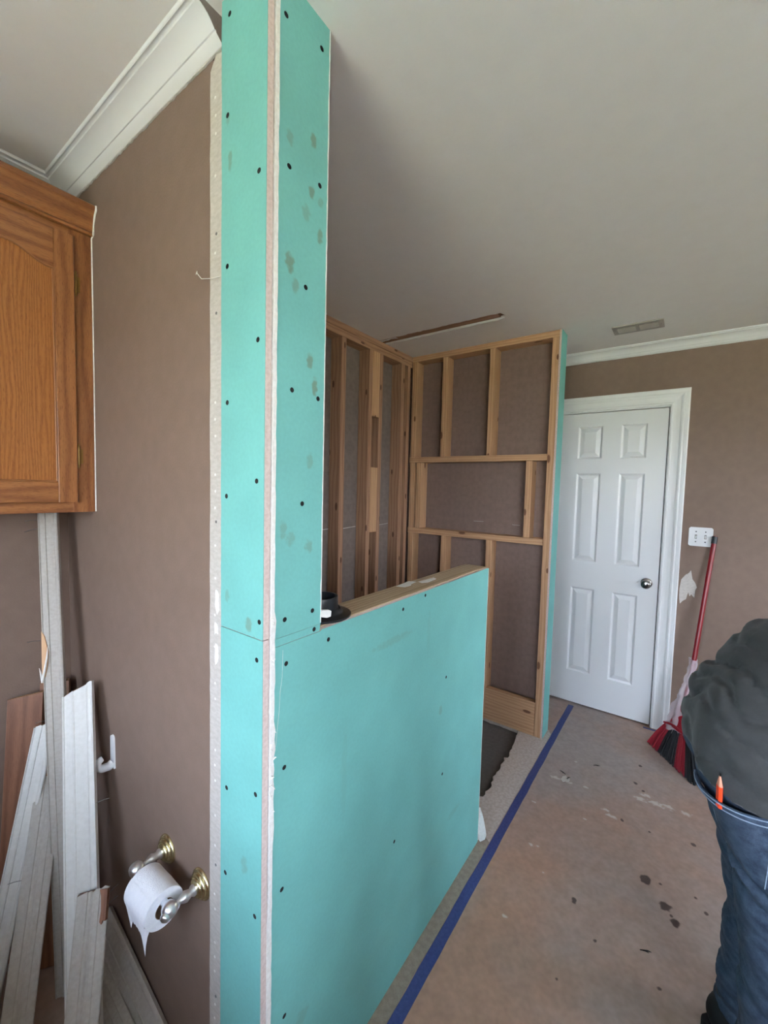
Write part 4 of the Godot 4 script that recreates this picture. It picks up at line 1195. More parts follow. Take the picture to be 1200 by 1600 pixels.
# a moulded board from foot to head, its face turned towards look; the head end is split unevenly
func scrap(called: String, label: String, m: Material, core: Material, foot: Vector3, head: Vector3, look: Vector3, kind: String, w: float, t: float, slant: float, jag: float, nails: Array) -> Node3D:
	var o = thing(called, label, "board", foot, "scrap boards leaning in the corner")
	var z = (head - foot).normalized()
	var y = (look - z * look.dot(z)).normalized()
	var x = z.cross(y)                              # x points to the right when one looks at the face
	var xf = Transform3D(Basis(x, y, z), foot)
	var L = foot.distance_to(head)
	var prof = board_profile(kind, w, t)
	var n = prof.size()
	var sg = signf(area2(prof))
	# split end: every profile vertex gets its own length; the rough end is filled from the middle line
	var ends = []
	for p in prof:
		ends.append(L + slant * p.x / w + rng.randf_range(-jag, jag))
	var s = begin()
	for i in n:
		var a = prof[i]
		var b = prof[(i + 1) % n]
		var d = b - a
		var nn = xf.basis * Vector3(d.y * sg, -d.x * sg, 0).normalized()
		quad(s, xf * Vector3(a.x, a.y, 0), xf * Vector3(b.x, b.y, 0), xf * Vector3(b.x, b.y, ends[(i + 1) % n]), xf * Vector3(a.x, a.y, ends[i]), nn, Vector2(a.x, 0), Vector2(b.x, 0), Vector2(b.x, L), Vector2(a.x, L))
	var idx = Geometry2D.triangulate_polygon(prof)
	for k in range(0, idx.size(), 3):
		tri(s, xf * Vector3(prof[idx[k]].x, prof[idx[k]].y, 0), xf * Vector3(prof[idx[k + 1]].x, prof[idx[k + 1]].y, 0), xf * Vector3(prof[idx[k + 2]].x, prof[idx[k + 2]].y, 0), -z, -z, -z, Vector2.ZERO, Vector2.ZERO, Vector2.ZERO)
	commit(s, "strip", m, o)
	s = begin()
	for k in range(0, idx.size(), 3):
		var tr = []
		for e in 3:
			tr.append(xf * Vector3(prof[idx[k + e]].x, prof[idx[k + e]].y, ends[idx[k + e]]))
		tri(s, tr[0], tr[1], tr[2], z, z, z, Vector2.ZERO, Vector2(0.1, 0), Vector2(0, 0.1))
	commit(s, "broken_end", core, o)
	for k in nails:                                     # [along, across, length, sideways, up]
		s = begin()
		var at = xf * Vector3(k[1] * w * 0.5, t * 0.3, k[0] * L)
		var dir = (x * k[3] + Vector3(0, k[4], 0) - y * 0.25).normalized()
		tube(s, [at, at + dir * k[2] * 0.6, at + dir * k[2] + Vector3(0, -0.002, 0)], 0.0009, 5)
		commit(s, "nail", mats.steel, o)
	return o

func build_scrap_boards():
	var look = Vector3(0.75, 0.0, 0.66)
	var a = scrap("moulding_strip", "long greyish white moulding reaching up under the oak cabinet, split half way", mats.dusty_white, mats.pine, Vector3(-1.396, 0.0, -0.398), Vector3(-1.660, 1.400, -0.451), Vector3(0.80, 0, 0.6), "casing", 0.056, 0.018, 0.0, 0.002, [[0.985, -1, 0.04, -1.0, 0.05], [0.965, -1, 0.042, -1.0, -0.1], [0.72, -1, 0.045, -1.0, 0.02], [0.55, -1, 0.03, -1, -0.1]])
	# the split: bare wood showing on its left edge, with a lifted splinter
	var ax = (Vector3(-1.660, 1.400, -0.451) - Vector3(-1.396, 0.0, -0.398)).normalized()
	var ay = (Vector3(0.80, 0, 0.6) - ax * Vector3(0.80, 0, 0.6).dot(ax)).normalized()
	var xf = Transform3D(Basis(ax.cross(ay), ay, ax), Vector3(-1.396, 0.0, -0.398))
	var s = begin()
	var o = PackedVector2Array([Vector2(-0.0285, 0.965), Vector2(-0.027, 1.055), Vector2(-0.020, 1.04), Vector2(-0.010, 0.99), Vector2(-0.014, 0.95), Vector2(-0.022, 0.915), Vector2(-0.0285, 0.925)])
	prism(s, o, xf * Transform3D(Basis(Vector3(1, 0, 0), Vector3(0, 0, 1), Vector3(0, -1, 0)), Vector3(0, 0.0128, 0)), 0.010)
	commit(s, "bare_wood", mats.pine, a).set_meta("label", "bare wood where the strip has split")
	s = begin()
	tube(s, [xf * Vector3(-0.030, 0.011, 0.90), xf * Vector3(-0.018, 0.018, 0.945), xf * Vector3(-0.010, 0.024, 0.975), xf * Vector3(-0.004, 0.030, 1.01)], [0.0035, 0.003, 0.0025, 0.0006], 5)
	tube(s, [xf * Vector3(-0.030, 0.011, 0.905), xf * Vector3(-0.032, 0.013, 0.93), xf * Vector3(-0.034, 0.016, 0.945)], [0.003, 0.0025, 0.0008], 5)
	commit(s, "splinter", mats.paper_white, a)
	scrap("moulding_strip", "clean bright white moulding board with a slanting top against the brown wall", mats.old_white, mats.pine, Vector3(-1.127, 0.0, -0.354), Vector3(-1.476, 0.869, -0.465), Vector3(0.72, 0, 0.70), "casing", 0.088, 0.016, 0.030, 0.002, [[0.66, 1, 0.032, 1.0, 0.15]])
	scrap("stained_plank", "broad brown stained plank furthest left in the corner pile", mats.stained, mats.pine, Vector3(-1.632, 0.0, -0.331), Vector3(-1.706, 0.803, -0.394), Vector3(0.9, 0, 0.45), "plank", 0.090, 0.014, 0.012, 0.003, [])
	scrap("stained_plank", "narrow brown plank with a broken tip behind the long white moulding", mats.stained_pale, mats.pine, Vector3(-1.520, 0.0, -0.402), Vector3(-1.705, 0.825, -0.474), Vector3(0.78, 0, 0.62), "plank", 0.085, 0.014, 0.0, 0.010, [[0.22, 1, 0.04, 1, 0.05]])
	scrap("moulding_strip", "white moulding leaning steeply left across the stained plank", mats.old_white, mats.pine, Vector3(-1.493, 0.0, -0.233), Vector3(-1.640, 0.718, -0.425), Vector3(0.85, 0, 0.5), "casing", 0.056, 0.016, 0.02, 0.003, [[0.83, 1, 0.045, -1, 0.0]])
	scrap("moulding_strip", "dusty beige moulding leaning left beneath the steep white one", mats.dusty_white, mats.pine, Vector3(-1.277, 0.0, -0.241), Vector3(-1.600, 0.560, -0.425), Vector3(0.80, 0, 0.58), "base", 0.070, 0.015, 0.0, 0.004, [[0.62, -1, 0.04, -1, 0.02]])
	var f = scrap("moulding_strip", "short dusty moulding with a chipped top corner, foremost of the corner pile", mats.dusty_white, mats.stained, Vector3(-1.020, 0.0, -0.290), Vector3(-1.235, 0.405, -0.418), Vector3(0.70, 0, 0.72), "base", 0.076, 0.018, 0.006, 0.003, [[0.97, 1, 0.03, 1, 0.9], [0.92, 1, 0.03, 1, 0.8]])
	var fz = (Vector3(-1.235, 0.405, -0.418) - Vector3(-1.020, 0.0, -0.290)).normalized()
	var fy = (Vector3(0.70, 0, 0.72) - fz * Vector3(0.70, 0, 0.72).dot(fz)).normalized()
	var fxf = Transform3D(Basis(fz.cross(fy), fy, fz), Vector3(-1.020, 0.0, -0.290))
	s = begin()
	var chip = PackedVector2Array([Vector2(0.0395, 0.474), Vector2(0.020, 0.476), Vector2(0.024, 0.462), Vector2(0.027, 0.430), Vector2(0.025, 0.408), Vector2(0.030, 0.402), Vector2(0.033, 0.410), Vector2(0.0395, 0.408)])
	prism(s, chip, fxf * Transform3D(Basis(Vector3(1, 0, 0), Vector3(0, 0, 1), Vector3(0, -1, 0)), Vector3(0, 0.0165, 0)), 0.012)
	commit(s, "chipped_corner", mats.stained, f).set_meta("label", "brown bare wood at the chipped corner")
	scrap("moulding_strip", "grey moulding slanting down to the right along the foot of the brown wall", mats.dusty_white, mats.pine, Vector3(-1.020, 0.012, -0.496), Vector3(-1.395, 0.150, -0.492), Vector3(0.35, 0.55, 0.75), "casing", 0.072, 0.015, 0.0, 0.004, [])
	scrap("moulding_strip", "dirty moulding lying lowest, half under the grey one at the wall foot", mats.dusty_white, mats.pine, Vector3(-0.985, 0.006, -0.432), Vector3(-1.36, 0.070, -0.440), Vector3(0.1, 0.85, 0.5), "base", 0.075, 0.014, 0.0, 0.004, [])

# ------------------------------------------------------------------ broom in its wrapper
func build_broom():
	var base = Vector3(0.02, 0.0, -2.85)
	var t = thing("broom", "red handled broom in a clear wrapper leaning on the brown wall by the door", "broom", base)
	var top = Vector3(0.143, 1.268, -3.128)
	var neck = Vector3(0.070, 0.400, -2.955)
	var s = begin()
	tube(s, [neck, neck.lerp(top, 0.5), top], 0.0125, 16)
	commit(s, "handle", mats.red_metal, t)
	s = begin()
	var d = (top - neck).normalized()
	tube(s, [top - d * 0.045, top - d * 0.004, top], [0.0142, 0.0142, 0.010], 16)
	commit(s, "end_cap", mats.black_plastic, t).set_meta("label", "black end cap")
	# head: a shoulder that flares into the bristle block
	var fa = Vector3(-0.098, 0.0, -2.958)            # bristle line on the floor
	var fb = Vector3(0.128, 0.0, -2.660)
	var ba = Vector3(-0.020, 0.165, -2.935)
	var bb = Vector3(0.098, 0.155, -2.815)
	s = begin()
	var rows = []
	var side = (bb - ba).normalized()
	for i in 9:
		var f = i / 8.0
		var wd = lerpf(0.018, 0.085, pow(f, 1.6))
		var th = lerpf(0.018, 0.026, f)
		var c = neck.lerp((ba + bb) * 0.5, f)
		var up = (neck - (ba + bb) * 0.5).normalized()
		var out = side.cross(up).normalized()
		var line = []
		for j in 20:
			var an = TAU * j / 20
			line.append(c + side * cos(an) * wd + out * sin(an) * th)
		rows.append(line)
	grid(s, rows, true)
	commit(s, "socket", mats.red_plastic, t).set_meta("label", "red plastic socket")
	# bristle fan in red and black bands: many splayed strands
	var bands = [[0.0, 0.24, mats.red_fibre], [0.24, 0.60, mats.black_fibre], [0.60, 0.82, mats.red_fibre], [0.82, 1.0, mats.black_fibre]]
	var thick = side.cross(Vector3.UP).normalized()
	for b in bands:
		s = begin()
		for k in int((b[1] - b[0]) * 620):
			var f = lerpf(b[0], b[1], rng.randf())
			var o = thick * rng.randf_range(-0.020, 0.020)
			var p0 = ba.lerp(bb, f) + o
			var p1 = fa.lerp(fb, clampf(f + rng.randf_range(-0.015, 0.015), 0, 1)) + o * 1.4 + Vector3(0, rng.randf_range(0.001, 0.008), 0)
			var mid = p0.lerp(p1, 0.5) + Vector3(0, 0.010, 0)
			tube(s, [p0, mid, p1], 0.0022, 4)
		var o2 = commit(s, "bristles", b[2], t)
		o2.set_meta("kind", "stuff")
	# red band that wraps the top of the bristles
	for e in [-1, 1]:
		s = begin()
		var pts = []
		for i in 13:
			var f = i / 12.0
			pts.append(ba.lerp(bb, f) + thick * 0.026 * e + Vector3(0, 0.022 * sin(PI * f) + 0.004, 0))
		tube(s, pts, 0.006, 8)
		commit(s, "hoop", mats.red_plastic, t)
	# clear crumpled wrapper round neck and handle foot
	s = begin()
	rows = []
	var nz = noise(77, 9.0, 2)
	for i in 22:
		var f = i / 21.0
		var c = (neck + d * 0.16).lerp(Vector3(0.020, 0.135, -2.90), f)
		var wd = 0.020 + 0.055 * pow(clampf((f - 0.30) / 0.7, 0, 1), 0.8)
		var th = 0.017 + 0.020 * f
		var line = []
		for j in 36:
			var an = TAU * j / 36
			var q = c + side * cos(an) * wd + thick * sin(an) * th
			var w = nz.get_noise_3d(q.x * 3.0, q.y * 2.0, q.z * 3.0) * 0.016 + sin(an * 7.0 + f * 5.0) * 0.0022
			line.append(q + (q - c).normalized() * w)
		rows.append(line)
	grid(s, rows, true)
	commit(s, "wrapper", mats.clear_film, t).set_meta("label", "clear crumpled plastic wrapper")

# ------------------------------------------------------------------ small things
func build_small_things():
	# blue tape along the floor
	var s = begin()
	var a = []
	var b = []
	for i in 41:
		var z = lerpf(-0.30, -3.12, i / 40.0)
		a.append(Vector2(-0.6025 + rng.randf_range(-0.0012, 0.0012), z))
		b.push_front(Vector2(-0.567 + rng.randf_range(-0.0012, 0.0012), z))
	prism(s, PackedVector2Array(a + b), Transform3D(DOWN_XZ, Vector3(0, 0.0012, 0)), 0.0011)
	tag(commit(s, "masking_tape", mats.tape, null), "long strip of blue masking tape running along the floor to the door", "tape")
	s = begin()
	prism(s, PackedVector2Array(ragged(Vector2(-0.150, -3.112), Vector2(-0.020, -3.118), 6, 0.0015) + ragged(Vector2(-0.020, -3.130), Vector2(-0.150, -3.130), 6, 0.001)), Transform3D(DOWN_XZ, Vector3(0, 0.0011, 0)), 0.0010)
	tag(commit(s, "masking_tape", mats.tape, null), "short scrap of blue masking tape at the foot of the door casing", "tape")
	# switch plate
	var at = Vector3(0.0765, 1.257, ZD)
	var t = thing("switch_plate", "white double switch plate on the brown wall beside the door casing", "switch", at)
	s = begin()
	prism(s, rrect(0.117, 0.114, 0.008), Transform3D(Basis(), at), 0.0045)
	commit(s, "plate", mats.white, t)
	for i in [-1, 1]:
		s = begin()
		var c = at + Vector3(i * 0.023, 0, 0.0045)
		box(s, c + Vector3(-0.0055, -0.0125, 0.0), c + Vector3(0.0055, 0.0125, 0.0008), 1)
		commit(s, "slot", mats.steel, t)
		s = begin()
		prism(s, rrect(0.008, 0.011, 0.002), Transform3D(Basis(Vector3(1, 0, 0), 0.5), c + Vector3(0, 0.002, 0)), 0.011)
		commit(s, "toggle", mats.white, t)
		for j in [-1, 1]:
			s = begin()
			lathe(s, [Vector2(0, 0.0015), Vector2(0.0022, 0.0012), Vector2(0.0036, 0.0)], facing(c + Vector3(0, j * 0.0305, 0), Vector3(0, 0, 1)), 10)
			commit(s, "screw", mats.dark_steel, t)
	# hook on the alcove wall
	t = thing("wall_hook", "white plastic hook stuck on the brown alcove wall above the paper holder", "hook", Vector3(-1.385, 0.62, ZB))
	s = begin()
	var pl = PackedVector2Array()
	for i in 16:
		var an = PI * i / 15.0
		pl.append(Vector2(cos(an) * 0.011, 0.094 + sin(an) * 0.012))
	pl.append(Vector2(-0.013, 0.004))
	pl.append(Vector2(0.013, 0.004))
	prism(s, pl, Transform3D(Basis(), Vector3(-1.385, 0.624, ZB)), 0.005)
	commit(s, "plate", mats.white, t)
	s = begin()
	var hp = []
	for i in 12:
		var an = lerpf(-PI * 0.5, PI * 0.42, i / 11.0)
		hp.append(Vector3(-1.385, 0.654 + sin(an) * 0.016, ZB + 0.026 + cos(an) * 0.018))
	hp.push_front(Vector3(-1.385, 0.636, ZB + 0.014))
	hp.push_front(Vector3(-1.385, 0.642, ZB + 0.003))
	tube(s, hp, [0.013, 0.0125, 0.0120, 0.0115, 0.0112, 0.011, 0.0105, 0.010, 0.0098, 0.0095, 0.0092, 0.009, 0.0088, 0.0075], 12)
	commit(s, "hook_arm", mats.white, t)
	# black pipe flange standing on the cap of the half wall
	var c = Vector3(-0.714, 1.1915, -0.731)
	t = thing("pipe_flange", "black plastic pipe stub with a round flange on the half wall cap", "pipe fitting", c)
	s = begin()
	lathe(s, [Vector2(0.036, 0.002), Vector2(0.071, 0.0), Vector2(0.074, 0.002), Vector2(0.074, 0.006), Vector2(0.070, 0.008), Vector2(0.056, 0.009), Vector2(0.050, 0.013), Vector2(0.046, 0.020)], Transform3D(Basis(), c), 44)
	commit(s, "flange", mats.black_plastic, t)
	s = begin()
	lathe(s, [Vector2(0.046, 0.012), Vector2(0.042, 0.022), Vector2(0.0415, 0.046), Vector2(0.040, 0.0485), Vector2(0.036, 0.0485), Vector2(0.035, 0.046), Vector2(0.036, 0.004)], Transform3D(Basis(), c), 44)
	commit(s, "pipe", mats.black_plastic, t)
	# white foam scrap caught on the board edge by the pipe
	s = begin()
	prism(s, PackedVector2Array([Vector2(-0.012, -0.008), Vector2(0.004, -0.0095), Vector2(0.013, -0.006), Vector2(0.012, 0.006), Vector2(0.005, 0.0085), Vector2(-0.011, 0.007)]), Transform3D(Basis(Vector3.UP, 1.15) * Basis(Vector3(0, 0, 1), -0.15), Vector3(-0.6445, 1.224, -0.6725)), 0.006)
	tag(commit(s, "foam_scrap", mats.old_white, null), "small white scrap caught at the green board edge beside the black pipe", "scrap")
	# twigs and shreds on the floor
	var bits = [[-0.458, -2.33, 0.04, 0.4, "dark twig nearest the blue tape on the brown floor"], [-0.424, -2.297, 0.03, 1.9, "crooked shred next to the dark twig by the tape"], [-0.325, -2.507, 0.035, -0.6, "thin dark shred lying towards the door"], [-0.03, -1.573, 0.033, -0.5, "small split sliver on the floor near the jeans"]]
	for k in bits:
		s = begin()
		var p = Vector3(k[0], 0.003, k[1])
		var d = Vector3(cos(k[3]), 0, sin(k[3]))
		var e = Vector3(-d.z, 0, d.x)
		tube(s, [p - d * k[2] * 0.5, p - d * k[2] * 0.1 + e * 0.004 + Vector3(0, 0.004, 0), p + d * k[2] * 0.25, p + d * k[2] * 0.5 + e * 0.006 + Vector3(0, 0.003, 0)], [0.0012, 0.0024, 0.002, 0.0006], 5)
		tube(s, [p, p + e * k[2] * 0.3 + d * 0.006 + Vector3(0, 0.003, 0)], [0.0018, 0.0005], 5)
		tag(commit(s, "twig", mats.twig, null), k[4], "debris", "shreds on the floor")
	s = begin()
	var leaf = []
	for i in 14:
		var an = TAU * i / 14
		leaf.append(Vector2(-0.437 + cos(an) * 0.020 * rng.randf_range(0.6, 1.1), -2.285 + sin(an) * 0.028 * rng.randf_range(0.6, 1.1)))
	prism(s, PackedVector2Array(leaf), Transform3D(DOWN_XZ, Vector3(0, 0.004, 0)), 0.0039)
	tag(commit(s, "plaster_crumb", mats.bead, null), "flat pale plaster crumb on the floor beside the dark twig", "debris")
	# thread of paper curling off the corner strip
	s = begin()
	tube(s, [Vector3(-0.812, 1.938, ZB + 0.006), Vector3(-0.84, 1.940, ZB + 0.010), Vector3(-0.872, 1.947, ZB + 0.012), Vector3(-0.893, 1.965, ZB + 0.010), Vector3(-0.900, 1.973, ZB + 0.006), Vector3(-0.906, 1.968, ZB + 0.005)], 0.0009, 5)
	tag(commit(s, "paper_thread", mats.paper_white, null), "fine pale thread of paper curling off the corner strip", "thread")

# ------------------------------------------------------------------ person
# distance field of tapered capsules [a, b, ra, rb] blended by an exponential sum, meshed as surface nets
func bone_dist(p: Vector3, b: Array) -> float:
	var ab: Vector3 = b[1] - b[0]
	var t = clampf((p - b[0]).dot(ab) / maxf(ab.length_squared(), 1e-9), 0.0, 1.0)
	return p.distance_to(b[0] + ab * t) - lerpf(b[2], b[3], t)

func field_at(p: Vector3, bones: Array, k: float) -> float:
	var sum := 0.0
	for b in bones:
		sum += exp(-k * clampf(bone_dist(p, b), -0.5, 0.5))
	return -log(maxf(sum, 1e-30)) / k

func nets(s: SurfaceTool, bones: Array, cell: float, k: float, shape = null):
	var lo = Vector3.ONE * 1e9
	var hi = Vector3.ONE * -1e9
	for b in bones:
		var r = maxf(b[2], b[3]) + cell * 3.0 + 1.2 / k
		for e in [b[0], b[1]]:
			lo = lo.min(e - Vector3.ONE * r)
			hi = hi.max(e + Vector3.ONE * r)
	var nx = int((hi.x - lo.x) / cell) + 2
	var ny = int((hi.y - lo.y) / cell) + 2
	var nz = int((hi.z - lo.z) / cell) + 2
	var sum = PackedFloat32Array()
	sum.resize(nx * ny * nz)
	for b in bones:
		var r = maxf(b[2], b[3]) + 3.5 / k
		var A: Vector3 = b[0]
		var ab: Vector3 = b[1] - b[0]
		var il = 1.0 / maxf(ab.length_squared(), 1e-9)
		var r0: float = b[2]
		var dr: float = b[3] - b[2]
		var l = ((A.min(b[1]) - Vector3.ONE * r - lo) / cell).floor()
		var h = ((A.max(b[1]) + Vector3.ONE * r - lo) / cell).ceil()
		for z in range(maxi(int(l.z), 0), mini(int(h.z) + 1, nz)):
			for y in range(maxi(int(l.y), 0), mini(int(h.y) + 1, ny)):
				var at = (z * ny + y) * nx
				for x in range(maxi(int(l.x), 0), mini(int(h.x) + 1, nx)):
					var p = lo + Vector3(x, y, z) * cell
					var q = p - A
					var t = clampf(q.dot(ab) * il, 0.0, 1.0)
					var d = (q - ab * t).length() - r0 - dr * t
					if d < 3.5 / k:
						sum[at + x] += exp(-k * maxf(d, -0.4))
	var val = PackedFloat32Array()
	val.resize(sum.size())
	for i in sum.size():
		val[i] = -log(sum[i]) / k if sum[i] > 1e-12 else 0.1
	if shape != null:
		for z in nz:
			for y in ny:
				var at = (z * ny + y) * nx
				for x in nx:
					if val[at + x] < 0.035:
						val[at + x] = shape.call(lo + Vector3(x, y, z) * cell, val[at + x])
	var sx = 1
	var sy = nx
	var sz = nx * ny
	var offs = [0, sx, sy, sx + sy, sz, sx + sz, sy + sz, sx + sy + sz]
	var edges = [[0, 1], [2, 3], [4, 5], [6, 7], [0, 2], [1, 3], [4, 6], [5, 7], [0, 4], [1, 5], [2, 6], [3, 7]]
	var pos = {}
	var nor = {}
	for z in nz - 1:
		for y in ny - 1:
			for x in nx - 1:
				var at = (z * ny + y) * nx + x
				var c0 = val[at] < 0.0
				if c0 == (val[at + sx] < 0.0) and c0 == (val[at + sy] < 0.0) and c0 == (val[at + sz] < 0.0) and c0 == (val[at + sx + sy] < 0.0) and c0 == (val[at + sx + sz] < 0.0) and c0 == (val[at + sy + sz] < 0.0) and c0 == (val[at + sx + sy + sz] < 0.0):
					continue
				var acc = Vector3.ZERO
				var cnt := 0
				for e in edges:
					var a = val[at + offs[e[0]]]
					var b = val[at + offs[e[1]]]
					if (a < 0.0) != (b < 0.0):
						var t = a / (a - b)
						var pa = Vector3(e[0] & 1, (e[0] >> 1) & 1, e[0] >> 2)
						var pb = Vector3(e[1] & 1, (e[1] >> 1) & 1, e[1] >> 2)
						acc += pa.lerp(pb, t)
						cnt += 1
				pos[at] = lo + (Vector3(x, y, z) + acc / cnt) * cell
				var g = Vector3.ZERO
				for i in 8:
					var v = val[at + offs[i]]
					g += Vector3(1 if i & 1 else -1, 1 if i & 2 else -1, 1 if i & 4 else -1) * v
				nor[at] = g.normalized()
	for at in pos:
		var inside = val[at] < 0.0
		for ax in 3:
			var st = [sx, sy, sz][ax]
			var u = [sy, sz, sx][ax]
			var v = [sz, sx, sy][ax]
			if inside != (val[at + st] < 0.0) and pos.has(at - u) and pos.has(at - v) and pos.has(at - u - v):
				var q = [at, at - u, at - u - v, at - v]
				var P = [pos[q[0]], pos[q[1]], pos[q[2]], pos[q[3]]]
				var N = [nor[q[0]], nor[q[1]], nor[q[2]], nor[q[3]]]
				tri(s, P[0], P[1], P[2], N[0], N[1], N[2], uvp(P[0]), uvp(P[1]), uvp(P[2]))
				tri(s, P[0], P[2], P[3], N[0], N[2], N[3], uvp(P[0]), uvp(P[2]), uvp(P[3]))

func uvp(p: Vector3) -> Vector2:
	return Vector2(p.z, p.y)

# walk from start along dir until the cloth field is reached
func onto(bones: Array, k: float, start: Vector3, dir: Vector3, gap: float, shape = null) -> Vector3:
	var p = start
	for i in 60:
		var d = field_at(p, bones, k)
		if shape != null:
			d = shape.call(p, d)
		if d < gap:
			break
		p += dir * maxf((d - gap) * 0.7, 0.0006)
	return p

func hand(side: float, wrist: Vector3, dir: Vector3, palm: Vector3) -> Array:
	var out = []
	var across = dir.cross(palm).normalized() * side
	var lens = [[0.040, 0.024, 0.019], [0.044, 0.027, 0.021], [0.041, 0.025, 0.020], [0.032, 0.019, 0.017]]
	for f in 4:
		var o = (1.5 - f) * 0.020
		var root = wrist + dir * (0.088 - absf(f - 1.2) * 0.005) + across * o
		out.append([wrist + across * o * 0.6 + dir * 0.01, root, 0.0125, 0.0105])
		var p = root
		var bend = 0.25 + 0.05 * f
		for j in 3:
			var dd = (dir * cos(bend) + palm * sin(bend)).normalized()
			var q = p + dd * lens[f][j]
			out.append([p, q, 0.0092 - 0.0008 * j, 0.0086 - 0.0008 * j])
			p = q
			bend += 0.32
	var tb = wrist + dir * 0.022 + across * 0.024
	var t1 = tb + (dir * 0.65 + across * 0.65 + palm * 0.3).normalized() * 0.042
	var t2 = t1 + (dir * 0.85 + across * 0.35 + palm * 0.35).normalized() * 0.030
	var t3 = t2 + (dir * 0.95 + across * 0.1 + palm * 0.35).normalized() * 0.024
	out += [[wrist, tb, 0.016, 0.014], [tb, t1, 0.0135, 0.0105], [t1, t2, 0.0105, 0.0095], [t2, t3, 0.0095, 0.0078]]
	return out

func build_person():
	# local frame: x = where the person heads (to the right), y up, z = towards the camera
	var t = Node3D.new()
	t.name = numbered("person")
	t.position = Vector3(0.179, 0, -1.279)
	t.rotation.y = deg_to_rad(9.0)
	add_child(t)
	tag(t, "person in a dark grey shirt and dusty blue jeans bending forward at the right edge", "person")
	var hr = Vector3(-0.015, 0.90, 0.085)
	var hl = Vector3(-0.035, 0.90, -0.085)
	var kr = Vector3(0.030, 0.50, 0.130)
	var kl = Vector3(0.060, 0.50, -0.14)
	var ar = Vector3(0.005, 0.095, 0.14)
	var al = Vector3(0.050, 0.095, -0.17)
	var waist = Vector3(-0.01, 1.02, 0)
	var chest = Vector3(0.165, 1.195, 0)
	var neck = Vector3(0.285, 1.345, 0)
	var head = Vector3(0.385, 1.475, 0)
	var sr = Vector3(0.245, 1.30, 0.175)
	var sl = Vector3(0.245, 1.30, -0.175)
	var er = Vector3(0.345, 1.045, 0.225)
	var el = Vector3(0.345, 1.045, -0.225)
	var wr = Vector3(0.500, 0.855, 0.17)
	var wl = Vector3(0.500, 0.855, -0.17)
	# body: one continuous skin
	var s = begin()
	var body = []
	for q in [[hr, kr, ar], [hl, kl, al]]:
		body += [[q[0], q[1], 0.082, 0.054], [q[1], q[2], 0.052, 0.036], [q[2], q[2] + Vector3(0.11, -0.04, 0), 0.036, 0.03]]
	for z in [-0.07, 0.07]:
		var o = Vector3(0, 0, z)
		body += [[Vector3(-0.04, 0.94, 0) + o, waist + o * 0.9, 0.10, 0.085], [waist + o * 0.9, chest + o * 1.1, 0.085, 0.095], [chest + o * 1.1, neck - Vector3(0.06, 0.05, 0) + o, 0.095, 0.07]]
	body += [[neck - Vector3(0.05, 0.05, 0), neck, 0.07, 0.058], [neck, head - Vector3(0.02, 0.06, 0), 0.056, 0.054]]
	for q in [[sr, er, wr], [sl, el, wl]]:
		body += [[Vector3(0.22, 1.29, q[0].z * 0.5), q[0], 0.06, 0.054], [q[0], q[1], 0.050, 0.040], [q[1], q[2], 0.041, 0.027]]
	nets(s, body, 0.013, 70.0)
	# head on a finer grid
	var f = Vector3(0.80, -0.60, 0)          # where the face looks
	var u = Vector3(0.60, 0.80, 0)
	var hb = [[head + u * 0.030 - f * 0.022, head + u * 0.034 + f * 0.015, 0.082, 0.078], [head - u * 0.03 + f * 0.03, head - u * 0.055 + f * 0.045, 0.066, 0.050], [head - u * 0.085 + f * 0.055, head - u * 0.092 + f * 0.070, 0.036, 0.026], [head - u * 0.05 - f * 0.01, neck, 0.055, 0.056]]
	hb += [[head + f * 0.088 + u * 0.012, head + f * 0.108 - u * 0.028, 0.010, 0.013], [head + f * 0.080 + u * 0.026 + Vector3(0, 0, 0.03), head + f * 0.080 + u * 0.026 - Vector3(0, 0, 0.03), 0.016, 0.016]]
	for z in [-1, 1]:
		hb += [[head - u * 0.01 - f * 0.005 + Vector3(0, 0, z * 0.077), head + u * 0.025 - f * 0.012 + Vector3(0, 0, z * 0.083), 0.010, 0.014]]
		hb += [[head - u * 0.058 + f * 0.086 + Vector3(0, 0, z * 0.010), head - u * 0.060 + f * 0.080 + Vector3(0, 0, z * 0.020), 0.010, 0.007]]
	nets(s, hb, 0.005, 170.0, func(p, d):
		for z in [-1, 1]:
			d = maxf(d, 0.012 - p.distance_to(head + u * 0.004 + f * 0.094 + Vector3(0, 0, z * 0.031)))
		return d)
	nets(s, hand(1.0, wr, (wr - er).normalized().lerp(Vector3(0.5, -0.85, 0), 0.5).normalized(), Vector3(0.1, 0, -1)), 0.0042, 260.0)
	nets(s, hand(-1.0, wl, (wl - el).normalized().lerp(Vector3(0.5, -0.85, 0), 0.5).normalized(), Vector3(0.1, 0, 1)), 0.0042, 260.0)
	commit(s, "body", mats.skin, t)
	for z in [-1, 1]:
		s = begin()
		var e = head + u * 0.004 + f * 0.084 + Vector3(0, 0, z * 0.031)
		lathe(s, [Vector2(0, 0.0115), Vector2(0.005, 0.0103), Vector2(0.0095, 0.006), Vector2(0.0115, 0.0), Vector2(0.008, -0.008), Vector2(0, -0.0115)], facing(e, f), 16)
		var eye = commit(s, "eye", mats.eye, t)
		s = begin()
		lathe(s, [Vector2(0, 0.0122), Vector2(0.0045, 0.0112)], facing(e, f), 14)
		commit(s, "iris", mats.dark, eye)
	s = begin()
	nets(s, [[head + u * 0.036 - f * 0.026, head + u * 0.042 + f * 0.012, 0.090, 0.084], [head - f * 0.04, head - u * 0.03 - f * 0.045, 0.078, 0.06]], 0.006, 120.0, func(p, d):
		var q = p - head
		return maxf(d, q.dot(f) * 1.0 - 0.035 - 0.55 * q.dot(u)))
	commit(s, "hair", mats.hair, t)
